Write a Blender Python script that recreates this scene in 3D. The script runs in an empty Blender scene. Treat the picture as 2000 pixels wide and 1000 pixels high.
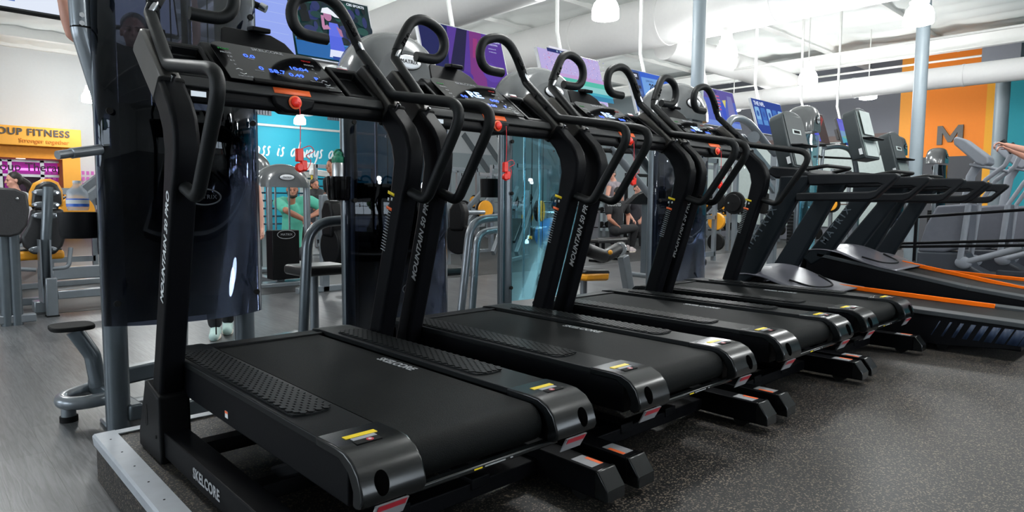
import bpy, math, random
from mathutils import Vector, Matrix, Euler
random.seed(7)
PI = math.pi
SC = bpy.context.scene
COL = SC.collection

# ------------------------------------------------------------------ camera
CAM_POS = Vector((-1.2206, -2.5192, 1.01))
CAM_R = Matrix(((0.73082564, -0.68251615, 0.00809897),
                (0.04882143, 0.06410484, 0.99674823),
                (-0.68081595, -0.72805376, 0.08017087)))   # rows: right, up, back
camd = bpy.data.cameras.new('camera')
camd.sensor_width = 36.0
camd.lens = 36.0 * 1281.65 / 2000.0
camd.clip_end = 200
cam = bpy.data.objects.new('camera', camd)
COL.objects.link(cam)
cam.matrix_world = Matrix.Translation(CAM_POS) @ CAM_R.transposed().to_4x4()
SC.camera = cam

# ------------------------------------------------------------------ view, world, light
SC.view_settings.view_transform = 'Standard'
SC.view_settings.look = 'None'
SC.view_settings.gamma = 1.0
SC.view_settings.exposure = -0.33
SC.view_settings.use_curve_mapping = False

W = bpy.data.worlds.new('daylight'); SC.world = W; W.use_nodes = True
wn = W.node_tree
bg = wn.nodes['Background']
bg.inputs['Color'].default_value = (0.80, 0.90, 1.0, 1)
bg.inputs['Strength'].default_value = 11.0

def lamp_light(name, loc, energy, radius=0.18, color=(.97, 1.0, .995)):
    d = bpy.data.lights.new(name, 'POINT'); d.energy = energy; d.shadow_soft_size = radius; d.color = color
    o = bpy.data.objects.new(name, d); COL.objects.link(o); o.location = loc
    return o
LAMP_GRID = [(10.6, .85), (6.9, 4.1), (10.74, 4.2), (14.5, 4.2), (17.8, 4.0), (17.5, 7.7), (3.05, 20.2), (9.8, 20.8),
             (-0.8, 4.1), (3.05, .9), (3.05, -3.), (6.9, -3.), (-0.8, 8.0), (6.9, 12.0), (14.5, 12.0), (3.0, 13.0), (10.7, -3.)]
LAMP_Z = 4.0
for i, (lx, ly) in enumerate(LAMP_GRID):
    lamp_light('pendant_bulb', (lx, ly, LAMP_Z - .40), 100)
# daylight comes from the world through the storefront openings built below

# ------------------------------------------------------------------ materials
MATS = {}
def mat(name, color, rough=.5, metal=0., var=.12, vscale=14., bump=0., bscale=200., spec=.5, coat=0., emit=None, estr=0., sss=0.):
    if name in MATS: return MATS[name]
    m = bpy.data.materials.new(name); m.use_nodes = True; MATS[name] = m
    nt = m.node_tree; p = nt.nodes['Principled BSDF']
    p.inputs['Roughness'].default_value = rough; p.inputs['Metallic'].default_value = metal
    p.inputs['Specular IOR Level'].default_value = spec
    if coat: p.inputs['Coat Weight'].default_value = coat; p.inputs['Coat Roughness'].default_value = .08
    if sss: p.inputs['Subsurface Weight'].default_value = sss; p.inputs['Subsurface Radius'].default_value = (.02, .008, .004)
    tc = nt.nodes.new('ShaderNodeTexCoord')
    nz = nt.nodes.new('ShaderNodeTexNoise'); nz.inputs['Scale'].default_value = vscale; nz.inputs['Detail'].default_value = 4
    nt.links.new(tc.outputs['Object'], nz.inputs['Vector'])
    mx = nt.nodes.new('ShaderNodeMix'); mx.data_type = 'RGBA'
    c = color
    mx.inputs[6].default_value = tuple(v * (1 - var) for v in c[:3]) + (1,)
    mx.inputs[7].default_value = tuple(min(1, v * (1 + var)) for v in c[:3]) + (1,)
    nt.links.new(nz.outputs['Fac'], mx.inputs[0]); nt.links.new(mx.outputs[2], p.inputs['Base Color'])
    if bump:
        n2 = nt.nodes.new('ShaderNodeTexNoise'); n2.inputs['Scale'].default_value = bscale; n2.inputs['Detail'].default_value = 2
        nt.links.new(tc.outputs['Object'], n2.inputs['Vector'])
        b = nt.nodes.new('ShaderNodeBump'); b.inputs['Strength'].default_value = bump; b.inputs['Distance'].default_value = .002
        nt.links.new(n2.outputs['Fac'], b.inputs['Height']); nt.links.new(b.outputs['Normal'], p.inputs['Normal'])
    if emit is not None:
        p.inputs['Emission Color'].default_value = tuple(emit[:3]) + (1,); p.inputs['Emission Strength'].default_value = estr
    return m
def s2l(r, g, b):
    f = lambda v: (v / 255 / 12.92) if v / 255 <= .04045 else ((v / 255 + .055) / 1.055) ** 2.4
    return (f(r), f(g), f(b))
def glow(name, rgb, strength=1.0):
    return mat(name, (.002, .002, .002), .5, emit=s2l(*rgb), estr=strength * 1.12, var=0, spec=.1)

def wave_bump(m, scale, axis, strength, dist=.002):
    nt = m.node_tree; p = nt.nodes['Principled BSDF']
    tc = nt.nodes.new('ShaderNodeTexCoord'); w = nt.nodes.new('ShaderNodeTexWave'); w.wave_type = 'BANDS'; w.bands_direction = axis
    w.inputs['Scale'].default_value = scale
    nt.links.new(tc.outputs['Object'], w.inputs['Vector'])
    b = nt.nodes.new('ShaderNodeBump'); b.inputs['Strength'].default_value = strength; b.inputs['Distance'].default_value = dist
    nt.links.new(w.outputs['Fac'], b.inputs['Height']); nt.links.new(b.outputs['Normal'], p.inputs['Normal'])
    return m

M_black = mat('black_powder_coat', (.0030, .0032, .0042), .42, bump=.25, bscale=900, spec=.07)
M_black2 = mat('black_moulded_plastic', (.0032, .0034, .0042), .48, bump=.2, bscale=700, spec=.12)
M_rail = mat('black_foam_grip', (.004, .0048, .0052), .48, bump=.3, bscale=600, spec=.22)
M_belt = mat('running_belt_fabric', (.0028, .0036, .0036), .6, bump=.7, bscale=420, spec=.10)
M_rub = mat('black_rubber', (.006, .006, .006), .8, bump=.3, bscale=300, spec=.2)
M_pad = mat('ribbed_foot_rail_plastic', (.0035, .0044, .0048), .45, spec=.16)
wave_bump(M_pad, 90, 'X', .35)
M_padhex = mat('honeycomb_foot_pad', (.0035, .0044, .0048), .5, spec=.16)
M_cap = mat('smoked_end_cap_plastic', (.005, .006, .0065), .22, spec=.45)
M_lip = mat('dark_gray_console_lip', (.012, .013, .014), .5, spec=.3)
M_gloss = mat('gloss_black_panel', (.003, .003, .0035), .09, spec=.2)
M_sleeve = mat('brushed_gunmetal', (.10, .095, .09), .38, metal=.75)
M_white = mat('white_print', s2l(205, 208, 210), .5, var=.04)
M_label = mat('satin_white_label', s2l(150, 150, 153), .5, var=.04, spec=.2)
M_slotshade = mat('painted_slot_shade', (.0015, .0015, .0015), .9, spec=0.)  # black stands in for the shade inside the end cap slots
M_grayp = mat('gray_print', s2l(150, 152, 155), .5, var=.04)
M_yellow = mat('yellow_label', s2l(235, 205, 20), .4, var=.05)
M_orange = mat('orange_label', s2l(250, 112, 60), .4, var=.05)
M_redl = mat('red_label', s2l(190, 45, 60), .4, var=.05)
M_red = mat('red_stop_plastic', s2l(245, 40, 20), .35, var=.05, emit=(1, .06, .02), estr=.0)
M_redcord = mat('red_cord', s2l(240, 50, 60), .5)
M_steel = mat('chrome_steel', (.55, .56, .58), .18, metal=1.0)
M_silver = mat('silver_trim', (.50, .51, .53), .32, metal=.5)
M_mgray = mat('silver_gray_frame_paint', s2l(118, 124, 130), .28, metal=.35, spec=.5, coat=.35)
M_mdark = mat('dark_gray_frame_paint', s2l(84, 92, 98), .28, metal=.35, spec=.5, coat=.3)
M_dome = mat('pearl_gray_cowl', s2l(88, 90, 91), .18, metal=.15, coat=.5)
M_uphol = mat('black_vinyl', (.012, .012, .013), .38, bump=.3, bscale=90)
M_upyel = mat('yellow_vinyl', s2l(222, 150, 25), .42, bump=.2, bscale=90)
M_alu = mat('aluminium_edge_trim', s2l(178, 182, 188), .42, metal=.25)
M_wpipe = mat('white_painted_pipe', s2l(225, 225, 222), .5, var=.03)

# ------------------------------------------------------------------ mesh helpers
class B:
    def __init__(s): s.v = []; s.f = []
    def add(s, vs, fs):
        o = len(s.v); s.v += [tuple(v) for v in vs]; s.f += [tuple(i + o for i in f) for f in fs]; return s
    def box(s, a, b):
        (x0, y0, z0), (x1, y1, z1) = [min(p, q) for p, q in zip(a, b)], [max(p, q) for p, q in zip(a, b)]
        return s.add([(x0, y0, z0), (x1, y0, z0), (x1, y1, z0), (x0, y1, z0), (x0, y0, z1), (x1, y0, z1), (x1, y1, z1), (x0, y1, z1)],
                     [(0, 3, 2, 1), (4, 5, 6, 7), (0, 1, 5, 4), (1, 2, 6, 5), (2, 3, 7, 6), (3, 0, 4, 7)])
    def obox(s, c, size, rot):
        R = rot if isinstance(rot, Matrix) else Euler(rot).to_matrix()
        c = Vector(c); h = [v / 2 for v in size]; vs = []
        for z in (-1, 1):
            for (x, y) in ((-1, -1), (1, -1), (1, 1), (-1, 1)): vs.append(c + R @ Vector((x * h[0], y * h[1], z * h[2])))
        return s.add(vs, [(0, 3, 2, 1), (4, 5, 6, 7), (0, 1, 5, 4), (1, 2, 6, 5), (2, 3, 7, 6), (3, 0, 4, 7)])
    def bar(s, p, q, w, h, up=(0, 0, 1)):
        p, q = Vector(p), Vector(q); d = (q - p); L = d.length; d.normalize()
        x = d.cross(Vector(up)).normalized(); u = x.cross(d)
        R = Matrix((x, d, u)).transposed()
        return s.obox((p + q) / 2, (w, L, h), R)
    def prism(s, prof, a, b, axis='x'):
        n = len(prof)
        def P(t, u, v): return {'x': (t, u, v), 'y': (u, t, v), 'z': (u, v, t)}[axis]
        vs = [P(a, *p) for p in prof] + [P(b, *p) for p in prof]
        fs = [tuple(range(n - 1, -1, -1)), tuple(range(n, 2 * n))] + [(i, (i + 1) % n, n + (i + 1) % n, n + i) for i in range(n)]
        return s.add(vs, fs)
    def tube(s, pts, r, seg=12, closed=False, sx=1.0):
        pts = [Vector(p) for p in pts]; n = len(pts)
        rs = r if isinstance(r, (list, tuple)) else [r] * n
        T = []
        for i in range(n):
            a = pts[(i - 1) % n] if (closed or i > 0) else pts[i]; b = pts[(i + 1) % n] if (closed or i < n - 1) else pts[i]
            T.append((b - a).normalized())
        up = Vector((0, 0, 1)) if abs(T[0].z) < .9 else Vector((1, 0, 0))
        N = (up - T[0] * up.dot(T[0])).normalized(); vs = []
        for i in range(n):
            if i: N = (N - T[i] * N.dot(T[i])); N.normalize()
            Bn = T[i].cross(N)
            for k in range(seg):
                an = 2 * PI * k / seg; vs.append(pts[i] + (N * math.cos(an) * sx + Bn * math.sin(an)) * rs[i])
        fs = []
        m = n if closed else n - 1
        for i in range(m):
            j = (i + 1) % n
            for k in range(seg): fs.append((i * seg + k, i * seg + (k + 1) % seg, j * seg + (k + 1) % seg, j * seg + k))
        if not closed: fs += [tuple(range(seg - 1, -1, -1)), tuple(range((n - 1) * seg, n * seg))]
        return s.add(vs, fs)
    def cyl(s, p, q, r, seg=20): return s.tube([p, q], r, seg)
    def lathe(s, prof, c=(0, 0, 0), seg=28, R=None):
        c = Vector(c); vs = []; fs = []; n = len(prof)
        for k in range(seg):
            an = 2 * PI * k / seg
            for (r, z) in prof:
                v = Vector((r * math.cos(an), r * math.sin(an), z)); vs.append(c + (R @ v if R else v))
        for k in range(seg):
            j = (k + 1) % seg
            for i in range(n - 1): fs.append((k * n + i, j * n + i, j * n + i + 1, k * n + i + 1))
        return s.add(vs, fs)
    def ell(s, c, r, seg=20, rings=12, R=None, zmin=None):
        c = Vector(c); vs = []; fs = []
        for i in range(rings + 1):
            th = PI * i / rings
            for k in range(seg):
                ph = 2 * PI * k / seg
                v = Vector((r[0] * math.sin(th) * math.cos(ph), r[1] * math.sin(th) * math.sin(ph), r[2] * math.cos(th)))
                if zmin is not None and v.z < zmin: v.z = zmin
                vs.append(c + (R @ v if R else v))
        for i in range(rings):
            for k in range(seg): fs.append((i * seg + k, (i + 1) * seg + k, (i + 1) * seg + (k + 1) % seg, i * seg + (k + 1) % seg))
        return s.add(vs, fs)
    def grid(s, nx, ny, fn):
        vs = [fn(i / nx, j / ny) for j in range(ny + 1) for i in range(nx + 1)]
        fs = [(j * (nx + 1) + i, j * (nx + 1) + i + 1, (j + 1) * (nx + 1) + i + 1, (j + 1) * (nx + 1) + i) for j in range(ny) for i in range(nx)]
        return s.add(vs, fs)
    def capsule(s, p, q, r0, r1, seg=14):
        p, q = Vector(p), Vector(q); d = (q - p)
        if d.length < 1e-6: return s.ell(p, (r0,) * 3)
        d.normalize(); pts = []; rs = []
        for a in (90, 60, 30, 0): pts.append(p - d * r0 * math.sin(math.radians(a))); rs.append(max(r0 * math.cos(math.radians(a)), r0 * .05))
        for a in (0, 30, 60, 90): pts.append(q + d * r1 * math.sin(math.radians(a))); rs.append(max(r1 * math.cos(math.radians(a)), r1 * .05))
        return s.tube(pts, rs, seg)

def obj(name, b, m, parent=None, bevel=0., segs=2, angle=35, solid=0., remesh=0., flat=False):
    me = bpy.data.meshes.new(name); me.from_pydata(b.v, [], b.f); me.validate(); me.update()
    if not flat:
        me.polygons.foreach_set('use_smooth', [True] * len(me.polygons))
        if not remesh: me.set_sharp_from_angle(angle=math.radians(angle))
    me.materials.append(m)
    o = bpy.data.objects.new(name, me); COL.objects.link(o)
    if parent: o.parent = parent
    if remesh:
        r = o.modifiers.new('r', 'REMESH'); r.mode = 'VOXEL'; r.voxel_size = remesh; r.use_smooth_shade = True
        sm = o.modifiers.new('s', 'SMOOTH'); sm.factor = .5; sm.iterations = 3
    if solid:
        r = o.modifiers.new('s', 'SOLIDIFY'); r.thickness = solid; r.offset = 0
    if bevel:
        bv = o.modifiers.new('b', 'BEVEL'); bv.width = bevel; bv.segments = segs; bv.limit_method = 'ANGLE'; bv.angle_limit = math.radians(40); bv.harden_normals = False
    return o
def fillet(pts, r, n=6):
    pts = [Vector(p) for p in pts]; out = [pts[0]]
    rr = r if isinstance(r, (list, tuple)) else [r] * len(pts)
    for i in range(1, len(pts) - 1):
        p, a, b = pts[i], pts[i - 1], pts[i + 1]
        u, v = (a - p), (b - p); lu, lv = u.length, v.length; u.normalize(); v.normalize()
        ang = u.angle(v); t = min(rr[i] / math.tan(ang / 2), lu * .48, lv * .48)
        s0, s1 = p + u * t, p + v * t
        for k in range(n + 1):
            w = k / n; out.append(s0 * (1 - w) ** 2 + p * 2 * w * (1 - w) + s1 * w ** 2)
    out.append(pts[-1]); return out
def spline(pts, n=5):
    P = [Vector(p) for p in pts]; Q = [P[0] * 2 - P[1]] + P + [P[-1] * 2 - P[-2]]; out = []
    for i in range(1, len(Q) - 2):
        for k in range(n):
            t = k / n; a, b, c, d = Q[i - 1], Q[i], Q[i + 1], Q[i + 2]
            out.append(.5 * ((2 * b) + (c - a) * t + (2 * a - 5 * b + 4 * c - d) * t * t + (3 * b - a - 3 * c + d) * t ** 3))
    out.append(P[-1]); return out
def thing(name, label, cat, loc=(0, 0, 0), group=None, rz=0.):
    o = bpy.data.objects.new(name, None); COL.objects.link(o); o.empty_display_size = .1
    o.location = loc; o.rotation_euler = (0, 0, rz); o['label'] = label; o['category'] = cat
    if group: o['group'] = group
    return o
def tag(o, label, cat, group=None, kind=None):
    o['label'] = label; o['category'] = cat
    if group: o['group'] = group
    if kind: o['kind'] = kind
    return o
def struct(name, b, m, **k):
    o = obj(name, b, m, **k); o['kind'] = 'structure'; return o
def dup(o, parent=None):
    c = o.copy(); COL.objects.link(c)
    if parent: c.parent = parent
    for ch in list(o.children): dup(ch, c)
    return c
def text(name, s, size, m, parent, origin, right, up, align='CENTER', ext=.0006, shear=0., space=1., bold=0., lift=.0008):
    c = bpy.data.curves.new(name, 'FONT'); c.body = s; c.size = size; c.align_x = align; c.align_y = 'CENTER'
    c.extrude = ext; c.shear = shear; c.space_character = space; c.offset = bold; c.resolution_u = 3
    t = bpy.data.objects.new('tmp_text', c); COL.objects.link(t)
    bpy.context.view_layer.update()
    dg = bpy.context.evaluated_depsgraph_get()
    me = bpy.data.meshes.new_from_object(t.evaluated_get(dg), depsgraph=dg); bpy.data.objects.remove(t)
    r = Vector(right).normalized(); u = Vector(up).normalized(); u = (u - r * u.dot(r)).normalized(); n = r.cross(u)
    R = Matrix((r, u, n)).transposed().to_4x4()
    me.transform(Matrix.Translation(Vector(origin) + n * lift) @ R)
    me.name = name; me.materials.clear(); me.materials.append(m)
    o = bpy.data.objects.new(name, me); COL.objects.link(o); o.parent = parent
    return o
# picture measurements -> points in the room (used to take positions off the photograph)
def ray(x, y): return CAM_R.transposed() @ Vector(((x - 1000) / 1281.65, -(y - 500) / 1281.65, -1.))
def onx(x, y, X): d = ray(x, y); return CAM_POS + d * ((X - CAM_POS.x) / d.x)
def ony(x, y, Y): d = ray(x, y); return CAM_POS + d * ((Y - CAM_POS.y) / d.y)
def onz(x, y, Z): d = ray(x, y); return CAM_POS + d * ((Z - CAM_POS.z) / d.z)
def onp(x, y, o, n):
    d = ray(x, y); return CAM_POS + d * ((Vector(o) - CAM_POS).dot(n) / d.dot(n))
# ------------------------------------------------------------------ room shell
LOW = -0.2
def floor_wood():
    m = bpy.data.materials.new('gray_wood_plank_floor'); m.use_nodes = True; nt = m.node_tree; p = nt.nodes['Principled BSDF']
    tc = nt.nodes.new('ShaderNodeTexCoord'); mp = nt.nodes.new('ShaderNodeMapping'); mp.inputs['Rotation'].default_value = (0, 0, PI / 2)
    nt.links.new(tc.outputs['Object'], mp.inputs['Vector'])
    br = nt.nodes.new('ShaderNodeTexBrick'); br.inputs['Scale'].default_value = 1
    br.inputs['Brick Width'].default_value = 1.25; br.inputs['Row Height'].default_value = .19; br.inputs['Mortar Size'].default_value = .0012
    br.inputs['Color1'].default_value = (.088, .089, .094, 1); br.inputs['Color2'].default_value = (.13, .131, .135, 1); br.inputs['Mortar'].default_value = (.03, .03, .03, 1)
    br.offset = .37
    nt.links.new(mp.outputs[0], br.inputs['Vector'])
    mp2 = nt.nodes.new('ShaderNodeMapping'); mp2.inputs['Scale'].default_value = (38, 2.2, 1); nt.links.new(tc.outputs['Object'], mp2.inputs['Vector'])
    nz = nt.nodes.new('ShaderNodeTexNoise'); nz.inputs['Scale'].default_value = 1.6; nz.inputs['Detail'].default_value = 8; nz.inputs['Distortion'].default_value = 1.2
    nt.links.new(mp2.outputs[0], nz.inputs['Vector'])
    rp = nt.nodes.new('ShaderNodeValToRGB'); rp.color_ramp.elements[0].position = .35; rp.color_ramp.elements[0].color = (.55, .55, .55, 1)
    rp.color_ramp.elements[1].position = .65; rp.color_ramp.elements[1].color = (1.15, 1.15, 1.15, 1)
    nt.links.new(nz.outputs['Fac'], rp.inputs[0])
    mx = nt.nodes.new('ShaderNodeMix'); mx.data_type = 'RGBA'; mx.blend_type = 'MULTIPLY'; mx.inputs[0].default_value = 1
    nt.links.new(br.outputs['Color'], mx.inputs[6]); nt.links.new(rp.outputs[0], mx.inputs[7]); nt.links.new(mx.outputs[2], p.inputs['Base Color'])
    p.inputs['Roughness'].default_value = .33
    b = nt.nodes.new('ShaderNodeBump'); b.inputs['Strength'].default_value = .25; b.inputs['Distance'].default_value = .002
    nt.links.new(nz.outputs['Fac'], b.inputs['Height']); nt.links.new(b.outputs['Normal'], p.inputs['Normal'])
    return m
def speckle_rubber(name, base, spk, rough, dens=.64, scale=150., spec=.5):
    m = bpy.data.materials.new(name); m.use_nodes = True; nt = m.node_tree; p = nt.nodes['Principled BSDF']
    tc = nt.nodes.new('ShaderNodeTexCoord'); v = nt.nodes.new('ShaderNodeTexNoise'); v.inputs['Scale'].default_value = scale; v.inputs['Detail'].default_value = 1
    nt.links.new(tc.outputs['Object'], v.inputs['Vector'])
    rp = nt.nodes.new('ShaderNodeValToRGB'); rp.color_ramp.interpolation = 'LINEAR'
    rp.color_ramp.elements[0].position = dens; rp.color_ramp.elements[0].color = (*base, 1)
    rp.color_ramp.elements[1].position = dens + .05; rp.color_ramp.elements[1].color = (*spk, 1)
    nt.links.new(v.outputs['Fac'], rp.inputs[0]); nt.links.new(rp.outputs[0], p.inputs['Base Color'])
    p.inputs['Roughness'].default_value = rough; p.inputs['Specular IOR Level'].default_value = spec
    b = nt.nodes.new('ShaderNodeBump'); b.inputs['Strength'].default_value = .5; b.inputs['Distance'].default_value = .0015
    nt.links.new(v.outputs['Fac'], b.inputs['Height']); nt.links.new(b.outputs['Normal'], p.inputs['Normal'])
    return m
M_wood = floor_wood()
M_plat = speckle_rubber('speckled_rubber_platform', (.006, .006, .0065), (.17, .135, .10), .48, .585, 150., .40)
M_plat.node_tree.nodes['Principled BSDF'].inputs['Sheen Weight'].default_value = .015
M_plat.node_tree.nodes['Principled BSDF'].inputs['Sheen Roughness'].default_value = .5
M_gymrub = speckle_rubber('dark_rubber_gym_floor', (.016, .0165, .0175), (.045, .045, .045), .5, .66, 120.)
RX0, RX1, RY0, RY1, CEIL = -7., 22., -9.6, 23., 5.75
struct('floor', B().box((RX0, RY0, LOW - .1), (RX1, 5.85, LOW)), M_wood)
struct('floor', B().box((RX0, 5.85, LOW - .1), (RX1, RY1, LOW + .004)), M_gymrub)
PX0, PY1 = -.656, .72
struct('floor', B().box((PX0 + .012, RY0, LOW), (RX1, PY1 - .01, -.004)), M_plat)
tr = B()
tr.prism([(PX0, -.012), (PX0, -.004), (PX0 + .008, .004), (PX0 + .085, .004), (PX0 + .085, 0), (PX0 + .02, -.03), (PX0 + .004, -.045)], RY0, PY1, axis='y')
tr.prism([(PY1, -.012), (PY1, -.002), (PY1 - .006, .004), (PY1 - .06, .004), (PY1 - .06, -.001), (PY1 - .01, -.03)], PX0 + .085, RX1, axis='x')
struct('trim_1', tr, M_alu)
sc = B()
for k in range(14): sc.cyl((PX0 + .045, .60 - .19 * k, .003), (PX0 + .045, .60 - .19 * k, .0048), .004, 8)
for k in range(8): sc.cyl((PX0 + .3 + .45 * k, PY1 - .03, .003), (PX0 + .3 + .45 * k, PY1 - .03, .0048), .004, 8)
struct('trim_2', sc, M_rub)

M_wwhite = mat('white_wall_paint', s2l(214, 217, 219), .7, var=.03, bump=.1)
M_wgray = mat('slate_gray_wall_paint', s2l(108, 110, 118), .7, var=.03)
M_wlgray = mat('pale_gray_green_wall_paint', s2l(170, 180, 184), .7, var=.03)
M_teal = mat('teal_wall_paint', s2l(40, 165, 190), .65, var=.03)
M_teal2 = mat('deep_teal_wall_paint', s2l(22, 150, 165), .65, var=.03)
M_wor = mat('orange_wall_paint', s2l(250, 138, 30), .65, var=.03)
M_wor2 = mat('light_orange_wall_paint', s2l(250, 165, 62), .65, var=.03)
M_wor3 = mat('deep_orange_wall_paint', s2l(248, 120, 15), .65, var=.03)
M_wyel = mat('amber_wall_paint', s2l(246, 172, 40), .65, var=.03)
M_wlime = mat('lime_wall_paint', s2l(196, 190, 20), .65, var=.03)
M_ceil = mat('white_ceiling_insulation', s2l(238, 241, 239), .8, var=.03, vscale=2.2, bump=.15, bscale=30)
M_beam = mat('white_painted_steel', s2l(240, 240, 238), .55, var=.03)

# back wall (y = 23): white portal side, teal with lettering, gray with diagonal bands
xb = lambda x: ony(x, 300, 23.).x
struct('wall_back', B().box((RX0, 23, LOW), (xb(440), 23.2, CEIL)), M_wwhite)
struct('wall_back', B().box((xb(440), 23, LOW), (xb(845), 23.2, CEIL)), M_teal)
struct('wall_back', B().box((xb(845), 23, LOW), (22.2, 23.2, 3.45)), M_wlgray)
struct('wall_back', B().box((xb(845), 23, 3.45), (22.2, 23.2, CEIL)), M_wwhite)
# right wall (x = 22)
def yr(x): return onx(x, 300, 22.).y
edges = [(984, M_wlgray), (1290, M_wgray), (1753, M_wor2), (1775, M_wor3), (1787, M_wor), (1920, M_wyel), (1945, M_wlime), (1957, M_teal2), (2080, M_teal2)]
for i in range(len(edges) - 1):
    y1, y0 = yr(edges[i][0]), yr(edges[i + 1][0])
    if i == 0: y1 = 23.
    low = 2.52 if i in (4,) else (2.52 if i in (2, 3) else LOW)
    if i == len(edges) - 2: y0 = RY0
    struct('wall_right', B().box((22, y0, low), (22.2, y1, CEIL)), edges[i][1])
    if low > 0: struct('wall_right', B().box((22, y0, LOW), (22.2, y1, low)), mat('dark_slate_wall_paint', s2l(76, 77, 82), .7, var=.03))
# walls behind and beside the camera, with storefront openings
WZ0, WZ1 = .75, 3.1
wl = B(); wl.box((RX0 - .2, RY0, LOW), (RX0, RY1, WZ0)); wl.box((RX0 - .2, RY0, WZ1), (RX0, RY1, CEIL))
for y0, y1 in ((RY0, -3.0), (2., 2.5), (6.6, RY1)): wl.box((RX0 - .2, y0, WZ0), (RX0, y1, WZ1))
struct('wall_left', wl, M_wwhite)
wf = B(); wf.box((RX0, RY0 - .2, LOW), (RX1, RY0, WZ0)); wf.box((RX0, RY0 - .2, WZ1), (RX1, RY0, CEIL))
for x0, x1 in ((RX0, .2), (5, 5.6), (10.4, RX1)): wf.box((x0, RY0 - .2, WZ0), (x1, RY0, WZ1))
struct('wall_front', wf, M_wwhite)
M_mull = mat('dark_bronze_mullion', (.02, .02, .022), .4, metal=.4)
k = 1
for x0, x1 in ((.2, 5), (5.6, 10.4)):
    w = B()
    for x in [x0 + (x1 - x0) * j / 3 for j in range(4)]: w.box((x - .035, RY0 - .14, WZ0), (x + .035, RY0 - .04, WZ1))
    for z in (WZ0 + .03, 2.3, WZ1 - .03): w.box((x0, RY0 - .14, z - .03), (x1, RY0 - .04, z + .03))
    struct('window_%d' % k, w, M_mull); k += 1
for y0, y1 in ((-3., 2.), (2.5, 6.6)):
    w = B()
    for y in [y0 + (y1 - y0) * j / 3 for j in range(4)]: w.box((RX0 - .14, y - .035, WZ0), (RX0 - .04, y + .035, WZ1))
    for z in (WZ0 + .03, 2.3, WZ1 - .03): w.box((RX0 - .14, y0, z - .03), (RX0 - .04, y1, z + .03))
    struct('window_%d' % k, w, M_mull); k += 1
# ceiling: drooping insulation between purlins that run along x
def ceil_fn(u, v):
    x = RX0 + (RX1 - RX0) * u; y = RY0 + (RY1 - RY0) * v
    a = abs(math.sin(PI * y / 2.44)) ; bsc = abs(math.sin(PI * (x + .35 * math.sin(y * 1.3)) / .82))
    return (x, y, CEIL + .02 - .13 * (a ** .6) * (.55 + .45 * bsc))
struct('ceiling', B().grid(300, 160, ceil_fn), M_ceil)
struct('ceiling', B().box((RX0, RY0, CEIL + .1), (RX1, RY1, CEIL + .2)), M_ceil)
pb = B()
j = 0
y = RY0 + .4
while y < RY1:
    if j % 3 == 0:
        pb.box((RX0, y - .09, CEIL - .02), (RX1, y + .09, CEIL - .04)); pb.box((RX0, y - .012, CEIL - .32), (RX1, y + .012, CEIL - .02)); pb.box((RX0, y - .09, CEIL - .34), (RX1, y + .09, CEIL - .32))
    else:
        pb.box((RX0, y - .03, CEIL - .16), (RX1, y + .03, CEIL - .02))
    y += 2.44; j += 1
for xg in (4.2, 13.0, 19.0):
    pb.box((xg - .12, RY0, CEIL - .36), (xg + .12, RY1, CEIL - .34)); pb.box((xg - .015, RY0, CEIL - .7), (xg + .015, RY1, CEIL - .34)); pb.box((xg - .12, RY0, CEIL - .72), (xg + .12, RY1, CEIL - .70))
struct('trim_3', pb, M_beam)
# ------------------------------------------------------------------ ducts, pipes, columns
M_duct = mat('white_fabric_duct', s2l(230, 229, 228), .55, var=.03)
def duct(pts, r, label, collars=True, seg=36):
    t = thing('air_duct', label, 'air duct', pts[0])
    o = Vector(pts[0]); P = [Vector(p) - o for p in pts]
    obj('duct_shell', B().tube(fillet(P, r * 1.4, 8) if len(P) > 2 else P, r, seg), M_duct, t)
    c = B(); L = (P[-1] - P[0]).length; d = (P[-1] - P[0]).normalized()
    if len(P) == 2:
        n = int(L / 2.4)
        for i in range(1, n): obj('duct_collar', B().tube([P[0] + d * 2.4 * i, P[0] + d * (2.4 * i + .05)], r + .008, seg), M_duct, t)
    return t
duct([(10.9, 22.5, 4.92), (10.9, -4., 4.92)], .53, 'huge white round air duct crossing the ceiling above the lamps')
duct([(17.0, 8.9, 4.05), (17.0, -6., 4.05)], .25, 'slim white round duct running in front of the orange wall')
duct([(12.2, 6.6, 4.75), (16.6, 6.6, 4.75), (19.5, 6.6, 4.65)], .33, 'white branch duct joining towards the gray wall')
duct([(5.9, 14., 4.4), (5.9, 4.6, 4.4)], .38, 'white ribbed round duct behind the first large cowl')
def pipe(pts, r, label, grp=None):
    o = Vector(pts[0]); return tag(_shift(obj('ceiling_pipe', B().tube([Vector(p) - o for p in pts], r, 8), M_wpipe), o), label, 'pipe', grp)
def _shift(o, loc): o.location = loc; return o
pipe([(15., 12, 4.55), (15., -5., 4.55)], .03, 'long white sprinkler pipe crossing below the ceiling deck')
pipe([(19.4, 12, 4.9), (19.4, -5., 4.9)], .03, 'thin white pipe high in front of the orange wall')
pipe([(4., 19.2, 4.6), (14., 19.2, 4.6)], .04, 'white pipe crossing in front of the teal wall lettering')
M_col = mat('blue_gray_column_paint', s2l(122, 133, 140), .45, var=.03)
def column(x, y, d, lab, z0=LOW):
    t = thing('support_column', lab, 'column', (x, y, z0))
    obj('column_shaft', B().cyl((0, 0, 0), (0, 0, CEIL - .3 - z0), d / 2, 28), M_col, t)
    obj('column_base_plate', B().box((-d * .8, -d * .8, 0), (d * .8, d * .8, .02)), M_col, t)
    return t
column(8.05, 3.17, .2, 'blue gray round column rising behind the third treadmill screen')
column(12.4, 1.28, .22, 'blue gray column beneath the brightest pendant, before the orange wall')
p = onp(1957, 200, (19.5, 0, 0), Vector((1, 0, 0)))
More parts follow.
